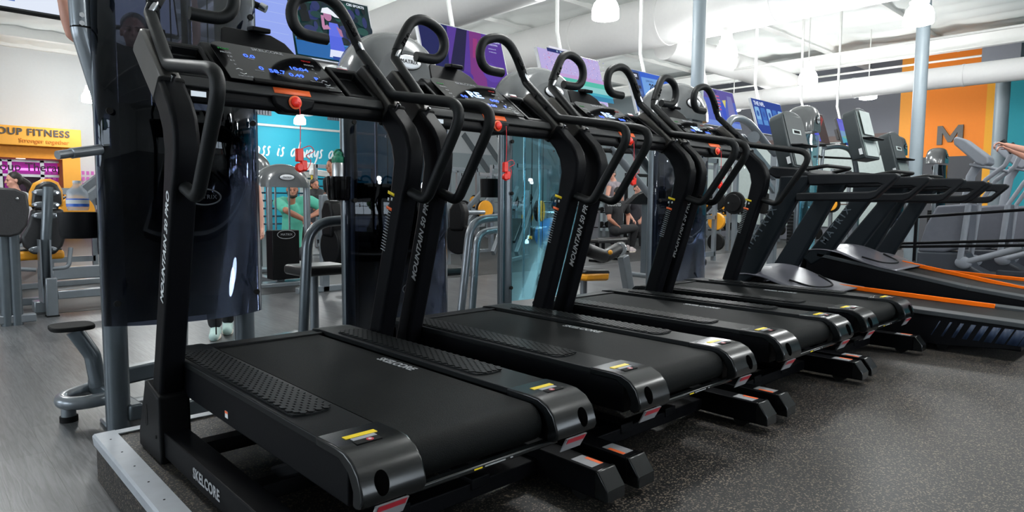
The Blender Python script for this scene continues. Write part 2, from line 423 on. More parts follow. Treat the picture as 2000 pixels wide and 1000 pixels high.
t = column(19.5, p.y, .32, 'gray column between the amber stripe and the teal wall')
obj('column_head', B().box((-.45, -.4, 4.6), (.45, .4, 5.4)), M_wgray, t)

# ------------------------------------------------------------------ pendant lamps
M_globe = mat('lit_glass_globe', (.9, .9, .9), .3, emit=(.98, 1., .99), estr=95., var=0)
M_gl2 = mat('lit_lamp_collar', (.8, .8, .8), .4, emit=(.98, 1, .98), estr=1.6, var=0)
def pendant(x, y, label):
    t = thing('pendant_lamp', label, 'lamp', (x, y, LAMP_Z), 'pendant lamps below the ceiling')
    obj('globe', B().lathe([(.0, -.155), (.15, -.155), (.205, -.14), (.21, -.1), (.205, 0), (.18, .08), (.13, .14), (.09, .17)]), M_globe, t)
    obj('lamp_collar', B().lathe([(.09, .17), (.135, .175), (.14, .20), (.11, .215), (.10, .33), (.0, .33)]), M_gl2, t)
    obj('lamp_stem', B().cyl((0, 0, .33), (0, 0, .39 if 10. < x < 11. else CEIL - LAMP_Z - .04), .014, 8), M_wpipe, t)
plabs = ['brightest large pendant lamp, above the column at right', 'pendant lamp at the top centre below the big duct', 'bright pendant lamp just right of the tall round column',
         'pendant lamp above the pale screen poles at right', 'pendant lamp in front of the slim duct near the gray wall', 'pendant lamp half hidden behind the screen with the flag colours',
         'pendant lamp at far left glowing beside the smoked shroud', 'small pendant lamp hanging before the teal lettering']
for i, (lx, ly) in enumerate(LAMP_GRID):
    pendant(lx, ly, plabs[i] if i < 8 else 'pendant lamp of the ceiling grid, overhead out of the picture')
# ------------------------------------------------------------------ the four black treadmills
TX = [0., 1.12, 2.268, 3.363]
UP_F = [(.158, 1.378), (.100, 1.322), (.063, 1.262), (.048, 1.19), (.065, 1.10), (.11, .92), (.27, .40), (.40, .02)]
UP_R = [(.27, .02), (.165, .40), (.096, .62), (.02, .875), (-.031, 1.045), (-.058, 1.10), (-.074, 1.17), (-.079, 1.239), (-.06, 1.30), (-.025, 1.352), (.089, 1.455)]
PAN_O = Vector((0, .14, 1.476)); PAN_U = Vector((0, .28, .205)).normalized(); PAN_R = Vector((1, 0, 0)); PAN_N = PAN_R.cross(PAN_U)
def pan(u, v, l=0.): return PAN_O + PAN_R * u + PAN_U * v + PAN_N * l
M_blue_led = glow('blue_led_digits', (70, 110, 255), 2.2)
M_lblue_led = glow('pale_blue_led_letters', (170, 200, 255), 2.6)
M_red_led = glow('red_touch_icon', (150, 20, 20), 1.)
M_green_led = glow('green_touch_icon', (40, 130, 60), .9)

def hexpad(x0, x1, y0, y1):
    b = B(); R = (x1 - x0) / 2; cx = (x0 + x1) / 2
    out = []
    for k in range(9): a = PI * k / 8; out.append((cx + R * math.cos(a), y1 - R * .55 + R * .55 * math.sin(a)))
    for k in range(9): a = PI + PI * k / 8; out.append((cx + R * math.cos(a), y0 + R * .55 + R * .55 * math.sin(a)))
    b.prism(out, .386, .391, axis='z')
    h = .0125; dx = h * 1.95; dy = h * 2.6
    j = 0; y = y0 + .02
    while y < y1 - .015:
        x = x0 + .012 + (dx / 2 if j % 2 else 0)
        while x < x1 - .008:
            e = min(y - y0, y1 - y); lim = R if e > R * .55 else R * math.sqrt(max(0, 1 - (1 - e / (R * .55)) ** 2))
            if abs(x - cx) < lim - .008:
                b.prism([(x + h * .86 * math.cos(PI / 3 * k + PI / 6), y + h * 1.25 * math.sin(PI / 3 * k + PI / 6)) for k in range(6)], .391, .3945, axis='z')
            x += dx
        y += dy / 1.55; j += 1
    return b

def treadmill(label, screen, first=True):
    t = thing('treadmill', label, 'treadmill', (0, 0, 0), 'black treadmills with curved uprights')
    # base frame
    for s in (-1, 1):
        b = B().box((s * .432, -1.165, .028), (s * .518, .2, .125))
        fr = obj('base_rail', b, M_black, t, bevel=.004)
        if s < 0: text('rail_lettering', 'SKELCORE', .052, M_grayp, fr, (-.519, -.295, .074), (0, -1, 0), (0, 0, 1), space=1.05, bold=.0015)
        c = B().prism([(-1.165, .03), (-1.165, .128), (-1.178, .128), (-1.222, .072), (-1.222, .03)], s * .428, s * .522)
        obj('foot_cap', c, M_cap, t, bevel=.004)
        obj('rubber_foot', B().cyl((s * .44, -1.09, .036), (s * .51, -1.09, .036), .036, 20), M_rub, t)
        obj('warning_label', B().box((s * .445, -1.14, .1252), (s * .505, -1.045, .1262)), M_label, t)
        obj('warning_label', B().box((s * .488, -1.14, .1262), (s * .505, -1.07, .1268)), M_orange, t)
    b = B()
    for y in (-.86, -.42, .1): b.box((-.44, y - .035, .03), (.44, y + .035, .085))
    b.box((-.2, .0, .06), (-.12, -.9, .1)); b.box((.2, .0, .06), (.12, -.9, .1))
    obj('cross_member', b, M_black, t, bevel=.004)
    obj('rear_plate_mark', B().box((-.12, -.385, .0852), (-.06, -.395, .0865)), M_grayp, t)
    # deck
    b = B()
    for s in (-1, 1): b.box((s * .275, -1.08, .245), (s * .43, .5, .366))
    b.box((-.28, -1.02, .26), (.28, .48, .275)); b.box((-.43, .42, .25), (.43, .5, .35))
    obj('deck_frame', b, M_black, t, bevel=.005)
    b = B(); b.box((-.30, -.2, .12), (.30, .35, .26)); b.bar((-.3, -.75, .24), (-.3, -.35, .07), .05, .05); b.bar((.3, -.75, .24), (.3, -.35, .07), .05, .05)
    obj('lift_motor_housing', b, M_black2, t, bevel=.01)
    pr = []
    zc, r = .309, .061
    for k in range(13): a = PI / 2 + PI * k / 12; pr.append((-1.045 + r * math.cos(a), zc + r * math.sin(a)))
    for k in range(13): a = -PI / 2 + PI * k / 12; pr.append((.40 + r * math.cos(a), zc + r * math.sin(a)))
    belt = obj('running_belt', B().prism(pr, -.236, .236), M_belt, t)
    text('belt_lettering', 'SKELCORE', .052, M_grayp, belt, (.196, -.335, .3702), (0, -1, 0), (1, 0, 0), space=1.0, bold=.0012)
    obj('front_edge_strip', B().box((-.262, .405, .355), (.262, .43, .378)).box((-.262, .43, .30), (.262, .52, .372)), M_black2, t, bevel=.004)
    obj('rear_guard', B().box((-.29, -1.128, .246), (.29, -1.10, .262)), M_cap, t, bevel=.004)
    obj('rear_guard_label', B().box((-.02, -1.1295, .252), (.06, -1.1288, .256)).box((.08, -1.1295, .252), (.09, -1.1288, .256)), M_grayp, t)
    obj('rear_guard_label', B().box((-.06, -1.1295, .252), (-.03, -1.1288, .256)), M_yellow, t)
    for s in (-1, 1):
        prof = [(.53, .33), (.545, .345), (.545, .358), (.52, .378), (.45, .386), (-.93, .386), (-.93, .364), (.5, .364)]
        rl = obj('foot_rail', B().prism(prof, s * .262, s * .436), M_pad, t, bevel=.003)
        obj('honeycomb_pad', hexpad(.285, .415, -.745, .33) if s > 0 else hexpad(-.415, -.285, -.745, .33), M_padhex, rl, flat=True)
        prof = [(-.925, .362), (-.925, .389), (-1.03, .391), (-1.075, .388), (-1.115, .372), (-1.143, .345), (-1.160, .305), (-1.163, .285), (-1.155, .268), (-1.135, .258),
                (-1.115, .262), (-1.118, .30), (-1.095, .34), (-1.05, .362)]
        ec = obj('end_cap', B().prism(prof, s * .248, s * .440), M_cap, t, bevel=.006, segs=3)
        b = B(); b.ell((s * .378, -1.153, .318), (.021, .010, .032), 20, 10, Matrix.Rotation(-.32, 3, 'X'))
        obj('end_cap_slot_shade', b, M_slotshade, ec)  # solid oval on the cap; slot depth is only shade put into its colour
        b = B().prism([(-1.158, .262), (-1.128, .212), (-1.125, .212), (-1.150, .262)], s * .300, s * .396)
        fl = obj('rear_flap', b, M_label, t)
        obj('red_warning_band', B().prism([(-1.1590, .260), (-1.1480, .242), (-1.1470, .242), (-1.158, .260)], s * .306, s * .390), M_redl, fl)
        y0 = -.985
        obj('yellow_caution_label', B().box((s * .300, y0 - .022, .3905), (s * .395, y0, .3925)), M_yellow, t, bevel=.001)
        obj('caution_pictogram', B().box((s * .315, y0 - .045, .3905), (s * .385, y0 - .027, .3925)), M_grayp, t)
        pg = obj('caution_pictogram', B().box((s * .315, y0 - .072, .3900), (s * .390, y0 - .046, .3920)), M_rub, t)
        obj('red_pictogram', B().cyl((s * .345, y0 - .059, .3921), (s * .345, y0 - .059, .3927), .010, 16), M_redl, pg)
        obj('white_pictogram', B().cyl((s * .345, y0 - .059, .3928), (s * .345, y0 - .059, .3932), .005, 8), M_white, pg)
        sk = obj('skirt_label', B().box((s * .4305, -.262, .268), (s * .4318, -.236, .292)), M_white, t)
        obj('orange_band', B().box((s * .4319, -.262, .284), (s * .4323, -.236, .292)), M_orange, sk)
        # upright
        up = obj('upright', B().prism(UP_F + UP_R, s * .432, s * .52), M_black, t, bevel=.016, segs=3)
        if s < 0: text('upright_lettering', 'MOUNTAIN 50 PRO', .047, M_white, up, (-.5205, .068, .835), (0, -.285, .957), (0, .957, .285), shear=.25, bold=.0010, space=1.02)
        else:
            L = lambda y0, y1, z0, z1: [(y0 + (z - 1) * 0, z) for z in ()] 
            def sticker(yc, zc, w, h, m, nm, par, l=0.):
                d = Vector((0, -.285, .957)); e = Vector((0, .957, .285)); c = Vector((.4312 - l, yc, zc))
                b = B().add([c - d * h / 2 - e * w / 2, c + d * h / 2 - e * w / 2, c + d * h / 2 + e * w / 2, c - d * h / 2 + e * w / 2], [(0, 1, 2, 3)])
                return obj(nm, b, m, par, solid=.0008)
            sticker(.060, 1.050, .055, .014, M_yellow, 'caution_sticker', up)
            for q in (-1, 1): sticker(.069 + q * .014, 1.024, .010, .014, M_white, 'caution_icon', up)
            sticker(.078, .982, .045, .014, M_orange, 'warning_sticker', up)
            for q in range(14): sticker(.083 + q * .0040, .966 - q * .0136, .036, .0035, M_grayp, 'warning_text_line', up)
        sl = obj('upright_sleeve', B().prism([(.078, 1.452), (.178, 1.368), (.45, 1.60), (.435, 1.622), (.33, 1.668), (.305, 1.655)], s * .440, s * .512), M_sleeve, t, bevel=.012, segs=3)
        obj('collar_gasket', B().prism([(.066, 1.440), (.158, 1.362), (.170, 1.376), (.08, 1.457)], s * .430, s * .522), M_rub, t, bevel=.012)
        obj('collar_bolt', B().cyl((s * .475, .075, 1.437), (s * .475, .058, 1.458), .009, 12), M_steel, t)
        obj('upright_screw', B().cyl((s * .4322, .10, 1.31), (s * .429, .10, 1.31), .006, 10), M_steel, t)
        # boot
        bt = obj('boot', B().prism([(.165, .0), (.18, .262), (.355, .296), (.47, .06), (.47, .0)], s * .418, s * .534), M_black2, t, bevel=.010, segs=3)
        obj('boot_slot', B().prism([(.33, .12), (.335, .20), (.35, .20), (.365, .12), (.35, .11)], s * .5345, s * .5352), M_rub, bt)
        obj('boot_screw', B().cyl((s * .534, .215, .10), (s * .537, .215, .10), .007, 10), M_rub, bt)
        # handrail
        pts = [(s * .476, .03, 1.075), (s * .474, -.155, 1.018), (s * .476, -.428, 1.408), (s * .477, .108, 1.500), (s * .463, .37, 1.736)]
        hp = fillet(pts, [0, .06, .085, .09, 0], 8)
        loop = [(.463, .37, 1.737), (.440, .375, 1.79), (.392, .38, 1.88), (.345, .388, 1.94), (.285, .392, 1.966), (.215, .395, 1.958), (.152, .398, 1.925), (.128, .40, 1.87),
                (.14, .402, 1.815), (.18, .405, 1.782), (.24, .408, 1.776), (.306, .41, 1.777)]
        lp = spline([(s * x, y, z) for x, y, z in loop], 4)
        hr = obj('handrail', B().tube(hp + lp[1:4], .0235, 14), M_rail, t)
        obj('loop_grip', B().tube(lp[3:], .0265, 16), M_rail, hr)
        d = (Vector((s * .345, .388, 1.94)) - Vector((s * .463, .37, 1.737))).normalized()
        n = Vector((0, -1, 0)); c0 = Vector((s * .455, .347, 1.758))
        R = Matrix((d.cross(n), n, d)).transposed()
        obj('pulse_plate', B().ell(c0 + Vector((0, .004, 0)), (.011, .006, .045), 16, 8, R), M_steel, hr)
        pod = obj('button_pod', B().obox(c0 + d * .095 + Vector((0, .004, 0)), (.026, .014, .085), R), M_gloss, hr, bevel=.005)
        for q in (-1, 0, 1): obj('speed_button', B().obox(c0 + d * (.095 + .024 * q) - Vector((0, .005, 0)), (.014, .006, .012), R), M_black2, pod, bevel=.002)
        for q in (.25, .62):
            p0 = Vector((s * .476, .135, 1.525)).lerp(Vector((s * .468, .36, 1.725)), q); nn = Vector((0, .62, -.72))
            obj('rail_clamp', B().cyl(p0, p0 + nn * .06, .012, 12).cyl(p0 + Vector((-.02 * s, 0, 0)), p0 + Vector((-.03 * s, 0, 0)), .013, 10), M_black, t)
    # console
    hs = [(.062, 1.432), (.055, 1.392), (.10, 1.372), (.26, 1.40), (.47, 1.60), (.455, 1.655), (.42, 1.66), (.13, 1.466), (.105, 1.463)]
    b = B().prism([(.135, 1.44), (.122, 1.40), (.135, 1.375), (.25, 1.40), (.40, 1.55), (.42, 1.60), (.40, 1.61), (.17, 1.44)], -.435, .435)
    cr = obj('console_crossbar', b, M_black2, t, bevel=.010)
    b = B().prism([(.150, 1.475), (.135, 1.455), (.14, 1.40), (.28, 1.42), (.46, 1.61), (.452, 1.668), (.425, 1.676), (.16, 1.480)], -.268, .268)
    ch = obj('console_housing', b, M_black2, t, bevel=.012, segs=3)
    lip = obj('console_lip', B().prism([(.140, 1.476), (.120, 1.447), (.118, 1.436), (.128, 1.430), (.20, 1.43), (.21, 1.476)], -.434, .434), M_lip, t, bevel=.004)
    hump = [(-.085, 1.398), (-.055, 1.385), (-.035, 1.374), (.035, 1.374), (.055, 1.385), (.085, 1.398), (.095, 1.44), (-.095, 1.44)]
    obj('stop_button_housing', B().prism(hump, .108, .20, axis='y'), M_black2, t, bevel=.012, segs=3)
    # lip with the orange strip
    obj('orange_warning_strip', B().add([(-.079, .1372, 1.474), (.079, .1372, 1.474), (.079, .120, 1.4495), (-.079, .120, 1.4495)], [(0, 1, 2, 3)]), M_orange, lip, solid=.003)
    rb = B().lathe([(.0, .0), (.027, .0), (.028, .006), (.023, .009), (0, .009)], (0, .1075, 1.417), 24, Matrix.Rotation(PI / 2, 3, 'X'))
    sb = obj('stop_button_ring', rb, M_orange, t)
    obj('stop_button', B().lathe([(0, .009), (.021, .009), (.021, .016), (.014, .021), (0, .022)], (0, .1075, 1.417), 24, Matrix.Rotation(PI / 2, 3, 'X')), M_red, sb)
    # glossy display panel
    out = [(-.245, .004), (.222, .004), (.236, .012)]
    for k in range(7): a = PI / 2 * k / 6; out.append((.185 + .040 * math.cos(a), .285 + .040 * math.sin(a)))
    out += [(-.05, .325)]
    for k in range(7): a = PI / 2 + PI / 2 * k / 6; out.append((-.185 + .062 * math.cos(a), .268 + .062 * math.sin(a)))
    n = len(out); vs = [pan(u, v, .0135) for u, v in out] + [pan(u, v, .006) for u, v in out]
    dp = obj('display_panel', B().add(vs, [tuple(range(n)), tuple(range(2 * n - 1, n - 1, -1))] + [(i, n + i, n + (i + 1) % n, (i + 1) % n) for i in range(n)]), M_gloss, t, bevel=.0015)
    nt0 = .0142
    def pt(s, u, v, size, m, nm='panel_lettering', bold=0., **k): return text(nm, s, size, m, dp, pan(u, v, nt0), PAN_R, PAN_U, bold=bold, lift=.0002, ext=.0003, **k)
    pt('SKELCORE', .0, .300, .030, M_grayp, 'console_logo', bold=.0006)
    screen(pt)
    for k, (s_, m) in enumerate((('START', M_green_led), ('PROG.', M_grayp), ('9.0', M_grayp), ('6.0', M_grayp), ('0', M_grayp))):
        pt(s_, -.198 + .006 * (k > 1), .262 - .034 * k, .016, m, bold=.0003)
    pt('INCLINE', -.178, .032, .016, M_grayp); pt('SPEED', .190, .032, .016, M_grayp)
    for k, (s_, m) in enumerate((('*STOP', M_red_led), ('MODE', M_grayp), ('9.', M_grayp), ('6.', M_grayp), ('3', M_grayp))):
        pt(s_, .165 + .006 * (k > 1), .262 - .036 * k, .016, m, bold=.0003)
    for u, v, sg in ((-.188, .088, 1), (-.180, .056, -1), (.182, .088, 1), (.186, .056, -1)):
        b = B(); 
        for q in (-1, 1):
            p0, p1 = pan(u, v + .006 * sg, nt0), pan(u + q * .013, v - .003 * sg, nt0); w = PAN_U * .002
            b.add([p0 - w, p0 + w, p1 + w, p1 - w], [(0, 1, 2, 3)])
        obj('touch_arrow', b, M_white, dp, solid=.0006)
    b = B(); b.add([pan(-.155, -.004, .0145), pan(.165, -.004, .0145), pan(.165, .018, .0165), pan(-.155, .018, .0165)], [(0, 1, 2, 3)])
    obj('magazine_ledge', b, M_rub, ch, solid=.010, bevel=.002)
    # cup trays at the sides
    for s in (-1, 1):
        fr = []
        def P2(u, v, l): return PAN_O + PAN_R * (s * u) + PAN_U * v + PAN_N * l - Vector((0, 0, .018))
        lo, hi = .275, .432
        o1 = [(lo, .02), (hi, .02), (hi, .30), (lo, .30)]; o2 = [(lo + .022, .05), (hi - .02, .05), (hi - .02, .265), (lo + .022, .265)]
        vs = [P2(u, v, .012) for u, v in o1] + [P2(u, v, .012) for u, v in o2] + [P2(u, v, -.028) for u, v in o2] + [P2(u, v, -.05) for u, v in o1]
        fs = [(i, (i + 1) % 4, 4 + (i + 1) % 4, 4 + i) for i in range(4)] + [(4 + i, 4 + (i + 1) % 4, 8 + (i + 1) % 4, 8 + i) for i in range(4)] + [(8, 9, 10, 11)] + [(i, 12 + i, 12 + (i + 1) % 4, (i + 1) % 4) for i in range(4)] + [(15, 14, 13, 12)]
        tr_ = obj('cup_tray', B().add(vs, fs), M_black2, t, bevel=.006)
        if s > 0:
            q = obj('tray_sticker', B().add([P2(.33, .285, .0135), P2(.385, .285, .0135), P2(.395, .315, .0135), P2(.34, .315, .0135)], [(0, 1, 2, 3)]), M_white, tr_, solid=.001)
            obj('red_sticker_edge', B().add([P2(.33, .285, .0145), P2(.385, .285, .0145), P2(.387, .291, .0145), P2(.332, .291, .0145)], [(0, 1, 2, 3)]), M_redl, q, solid=.0006)
    obj('crossbar_badge', B().box((-.40, .1245, 1.400), (-.345, .1195, 1.42)), M_silver, cr)
    # tablet holder
    b = B().prism([(-.145, 1.65), (-.16, 1.69), (-.145, 1.765), (-.13, 1.78), (.08, 1.775), (.14, 1.745), (.175, 1.70), (.18, 1.65)], .0, .012, axis='y')
    b.v = [(x, y + .455 + (z - 1.66) * .55, z) for x, y, z in b.v]
    th = obj('tablet_holder', b, M_black2, t, bevel=.004)
    obj('tablet_clip', B().obox((.02, .505, 1.785), (.085, .07, .022), (.15, 0, 0)), M_black2, th, bevel=.006)
    return t

def led(s, mode):
    pass
def scr1(pt):
    pt('0.0', -.103, .225, .040, M_blue_led, 'digit_readout', bold=.0008); pt('SPEED', -.103, .200, .010, M_grayp)
    pt('10:04', .095, .170, .040, M_blue_led, 'digit_readout', bold=.0008); pt('TIME', .10, .146, .010, M_grayp)
    pt('0', -.085, .125, .040, M_blue_led, 'digit_readout', bold=.0008); pt('INCLINE', -.10, .100, .010, M_grayp)
    pt('58.7', -.020, .115, .042, M_blue_led, 'digit_readout', bold=.0008); pt('CAL', -.02, .090, .010, M_grayp)
    pt('0.49', .062, .105, .040, M_blue_led, 'digit_readout', bold=.0008); pt('DIST', .065, .080, .010, M_grayp)
    pt('P', .150, .098, .036, M_blue_led, 'digit_readout', bold=.0008); pt('PEDO./PULSE', .14, .072, .010, M_grayp)
def scr2(pt):
    pt('RE', -.008, .185, .088, M_lblue_led, 'digit_readout', bold=.0022)
    pt('0.0', -.105, .150, .036, M_blue_led, 'digit_readout', bold=.0008); pt('SPEED', -.103, .124, .010, M_grayp)
    pt('0:00', .108, .148, .036, M_blue_led, 'digit_readout', bold=.0008); pt('TIME', .11, .124, .010, M_grayp)
    pt('0', -.07, .085, .036, M_blue_led, 'digit_readout', bold=.0008)
    pt('00  0.00', .02, .085, .036, M_blue_led, 'digit_readout', bold=.0008)
    pt('P', .150, .090, .034, M_blue_led, 'digit_readout', bold=.0008); pt('PEDO./PULSE', .14, .066, .010, M_grayp)
TL = ['nearest black treadmill, its console reading 10:04', 'second black treadmill from the left, console reading RE', 'third black treadmill, beside the smoked machine shroud with an oval logo', 'fourth black treadmill, next to the first orange striped one']
tms = []
for i in range(4):
    if i < 2: tm = treadmill(TL[i], scr1 if i == 0 else scr2)
    else:
        tm = dup(tms[1]); tm['label'] = TL[i]
    tm.location = (TX[i], 0, 0); tms.append(tm)
# safety keys: red clips and cords hanging from the stop buttons
def safety_key(x, lab, mode=0):
    t = thing('safety_key', lab, 'safety clip', (x, .074, 1.405), 'red safety keys on the treadmills')
    c = B().tube(spline([(.004, 0, .012), (.006, -.003, -.06), (.004, -.003, -.15), (.003, 0, -.178)], 5), .0018, 6)
    c.tube(spline([(.01, 0, -.178), (.045, -.004, -.165), (.062, -.004, -.185), (.03, 0, -.205), (.055, .01, -.225), (.035, .004, -.262), (.0, 0, -.275), (-.01, 0, -.262)], 6), .0018, 6)
    obj('cord', c, M_redcord, t)
    k = obj('clip', B().box((-.016, -.009, -.232), (.016, .009, -.178)).box((.004, -.009, -.268), (.032, .009, -.225)).cyl((0, -.01, -.255), (0, .01, -.255), .018, 14), M_red, t, bevel=.005)
    return t
safety_key(TX[0], 'red safety clip and cord hanging from the nearest console')
k2 = safety_key(TX[1] + .03, 'red safety clip dangling under the second console')
safety_key(TX[2], 'red safety cord hanging under the third console')
safety_key(TX[3], 'red safety cord hanging under the fourth console')
# ------------------------------------------------------------------ orange striped treadmills at the right
M_mtblk = mat('charcoal_treadmill_arm', s2l(24, 26, 29), .45, bump=.3, bscale=500, spec=.15)
M_mtdark = mat('dark_upright_casting', s2l(18, 24, 29), .5, bump=.2, bscale=500, spec=.15)
M_hood = mat('pewter_motor_hood', s2l(92, 92, 100), .35, metal=.2, coat=.1)
M_frail = mat('gray_foot_rail', s2l(56, 60, 63), .5, spec=.2)
M_navy = mat('navy_side_graphic', s2l(24, 42, 68), .5)
M_ostripe = mat('orange_deck_stripe', s2l(250, 110, 15), .7, spec=.1)
M_consh = mat('gray_console_shell', s2l(56, 62, 64), .45, spec=.2)
M_consf = mat('pale_console_face', s2l(112, 122, 120), .35, spec=.3)
M_consl = mat('light_console_keypad', s2l(180, 190, 187), .4, spec=.3)
def trainer(x, y, lift, label, poster, cz=1.33):
    t = thing('treadmill', label, 'treadmill', (x, y, 0), 'gray treadmills with orange deck stripes')
    z1 = .33 + lift   # front height of the deck
    def dz(yy): return .252 + (z1 - .285) * (yy + 1.45) / 1.1 if yy > -1.45 else .252 + (yy + 1.45) * .02
    ys = [.25, -.35, -1.0, -1.72]
    for s in (-1, 1):
        b = B()
        for i in range(3):
            b.prism([(ys[i], dz(ys[i]) - .02), (ys[i], dz(ys[i]) + .012), (ys[i + 1], dz(ys[i + 1]) + .012), (ys[i + 1], dz(ys[i + 1]) - .02)], s * .27, s * .425)
        obj('foot_rail', b, M_frail, t, bevel=.004)
    b = B()
    for i in range(3):
        b.prism([(ys[i], dz(ys[i]) - .03), (ys[i], dz(ys[i]) - .004), (ys[i + 1], dz(ys[i + 1]) - .004), (ys[i + 1], dz(ys[i + 1]) - .03)], -.262, .262)
    obj('running_belt', b, M_belt, t)
    b = B()
    for s in (-1, 1): b.prism([(.35, .03), (.35, dz(.3) - .01), (-1.72, dz(-1.72) - .02), (-1.74, .20), (-1.70, .08), (-1.3, .045)], s * .40, s * .418)
    b.box((-.35, -1.70, .06), (.35, .3, .14))
    sd = obj('side_panel', b, M_black, t, bevel=.004)
    b = B()
    for k in range(9):
        w = .006 + .012 * k / 1.6; yy = -1.245 - .062 * k
        yb = yy + .05
        b.add([(-.4190, yy, .212), (-.4190, yy - w, .212), (-.4190, yb - w, .105), (-.4190, yb, .105)], [(0, 1, 2, 3)])
    obj('side_graphic', b, M_navy, sd, solid=.001)
    ya, yb = -.30, -1.43
    obj('orange_stripe', B().prism([(ya, dz(ya) - .005), (ya, dz(ya) + .030), (yb, dz(yb) + .030), (yb, dz(yb) - .005)], .263, .288), M_ostripe, t, bevel=.003)
    b = B()
    for s in (-1, 1): b.cyl((s * .36, -1.25, .03), (s * .30, -1.25, .03), .03, 16); b.cyl((s * .36, .25, .03), (s * .30, .25, .03), .03, 16)
    obj('leveling_foot', b, M_rub, t)
    # hood
    prof = [(.46, .04), (.44, z1 + .02), (.36, z1 + .10), (.22, z1 + .145), (.05, z1 + .125), (-.12, z1 + .05), (-.28, z1 - .0), (-.46, dz(-.46) + .016), (-.46, dz(-.46) - .03), (.2, z1 - .2)]
    def hood_fn(u, v):
        n = len(prof) - 3; k = min(int(v * n), n - 1); w = v * n - k
        yy = prof[k][0] * (1 - w) + prof[k + 1][0] * w; zz = prof[k][1] * (1 - w) + prof[k + 1][1] * w
        xx = (u - .5) * .86; e = abs(u - .5) * 2
        zb = dz(yy) + .0 if yy < .4 else .1
        return (xx, yy, zb + (zz - zb) * (1 - .45 * e ** 4) if zz > zb else zz)
    P = spline([(0, a, c) for a, c in prof[:8]], 4)
    n = len(P)
    def hf(u, v):
        p = P[min(n - 1, int(round(v * (n - 1))))]; e = abs(u - .5) * 2
        zb = dz(p.y) if p.y < .4 else .1
        return ((u - .5) * .86, p.y, zb + (p.z - zb) * (1 - .35 * e ** 4) if p.z > zb else p.z)
    hd = obj('motor_hood', B().grid(20, n - 1, hf), M_hood, t, solid=.01)
    cpts = spline([(-.30, -.12, z1 + .06), (-.2, -.27, z1 + .01), (0, -.33, z1 - .0), (.2, -.27, z1 + .01), (.30, -.12, z1 + .06)], 6)
    obj('hood_recess_rim', B().tube(cpts, .008, 8), M_black2, hd)
    # uprights
    for s in (-1, 1):
        b = B().prism([(.30, z1 - .05), (.385, z1 + .02), (-.01, 1.03), (-.045, 1.13), (-.055, 1.255), (-.30, 1.255), (-.30, 1.20), (-.19, 1.04), (.13, z1 + .07)], s * .335, s * .425)
        up = obj('upright', b, M_mtdark, t, bevel=.02, segs=3)
        if s < 0: text('upright_lettering', 'MATRIX', .085, mat('dim_gray_lettering', s2l(70, 80, 88), .5), up, (-.4265, .085, .82), (0, -.54, .84), (0, .84, .54), space=1.5, bold=.001)
        # arm with its slot
        b = B()
        b.prism([(-.28, 1.262), (-.91, 1.250), (-.935, 1.235), (-.925, 1.21), (-.79, 1.07), (-.75, 1.052), (-.20, 1.045), (-.20, 1.112), (-.74, 1.118), (-.79, 1.130), (-.83, 1.168), (-.80, 1.176), (-.30, 1.170)], s * .345, s * .428)
        obj('side_arm', b, M_mtblk, up, bevel=.012, segs=3)
    # dash and console
    b = B().prism([(-.30, 1.23), (-.02, 1.23), (.06, 1.28), (.02, 1.335), (-.18, 1.315), (-.30, 1.265)], -.42, .42)
    ds = obj('dash', b, M_mtblk, t, bevel=.015, segs=3)
    obj('red_stop_tab', B().box((.10, -.315, 1.255), (.20, -.28, 1.275)), mat('red_stop_tab', s2l(200, 40, 70), .4), ds, bevel=.006)
    R = Matrix.Rotation(-.42, 3, 'X')
    def C(xx, v, l): # console face: x, height along the face, depth off it
        return Vector((xx, -.075, 1.33)) + R @ Vector((xx * 0, -l, v))
    def tilt(v, l): p = Vector((0, -.075, cz)) + Matrix.Rotation(-.27, 3, 'X') @ Vector((0, -l, v)); return (p.y, p.z)
    def cp(xx, v, l): q = tilt(v, l); return (xx, q[0], q[1])
    out = [(-.195, .0), (.195, .0), (.215, .05), (.205, .44)]
    for k in range(9): a = PI * k / 8; out.append((.20 * math.cos(a), .45 + .07 * math.sin(a)))
    out += [(-.205, .44), (-.215, .05)]
    n = len(out)
    sh = B().add([cp(u, v, .0) for u, v in out] + [cp(u * .9, v * .97 + .01, -.13) for u, v in out], [tuple(range(n)), tuple(range(2 * n - 1, n - 1, -1))] + [(i, n + i, n + (i + 1) % n, (i + 1) % n) for i in range(n)])
    cs = obj('console', sh, M_consh, t, bevel=.012, segs=3)
    def plate(nm, u0, u1, v0, v1, l, m, par, th=.006, bv=.006):
        b = B().add([cp(u0, v0, l), cp(u1, v0, l), cp(u1, v1, l), cp(u0, v1, l), cp(u0, v0, l + th), cp(u1, v0, l + th), cp(u1, v1, l + th), cp(u0, v1, l + th)],
                    [(0, 3, 2, 1), (4, 5, 6, 7), (0, 1, 5, 4), (1, 2, 6, 5), (2, 3, 7, 6), (3, 0, 4, 7)])
        return obj(nm, b, m, par, bevel=bv)
    fc = plate('console_face', -.175, .175, .02, .47, .0, M_consh if not poster else M_consf, cs, bv=.002)
    kp = plate('keypad', -.155, .155, .02, .155, .006, M_consl if poster else M_consf, cs)
    if poster: plate('printed_notice', -.13, .13, .235, .475, .02, M_consl, cs, .004)
    else:
        w = plate('readout_bezel', -.085, .085, .30, .345, .006, M_consl, cs, .004); plate('readout', -.055, .055, .31, .335, .0105, M_gloss, w, .002, .001)
    b = B()
    b.add([cp(-.17, .19, .0), cp(.17, .19, .0), cp(.15, .165, .09), cp(-.15, .165, .09), cp(-.17, .21, .0), cp(.17, .21, .0), cp(.15, .18, .10), cp(-.15, .18, .10)],
          [(0, 3, 2, 1), (4, 5, 6, 7), (0, 1, 5, 4), (1, 2, 6, 5), (2, 3, 7, 6), (3, 0, 4, 7)])
    obj('accessory_shelf', b, M_black2, cs, bevel=.01)
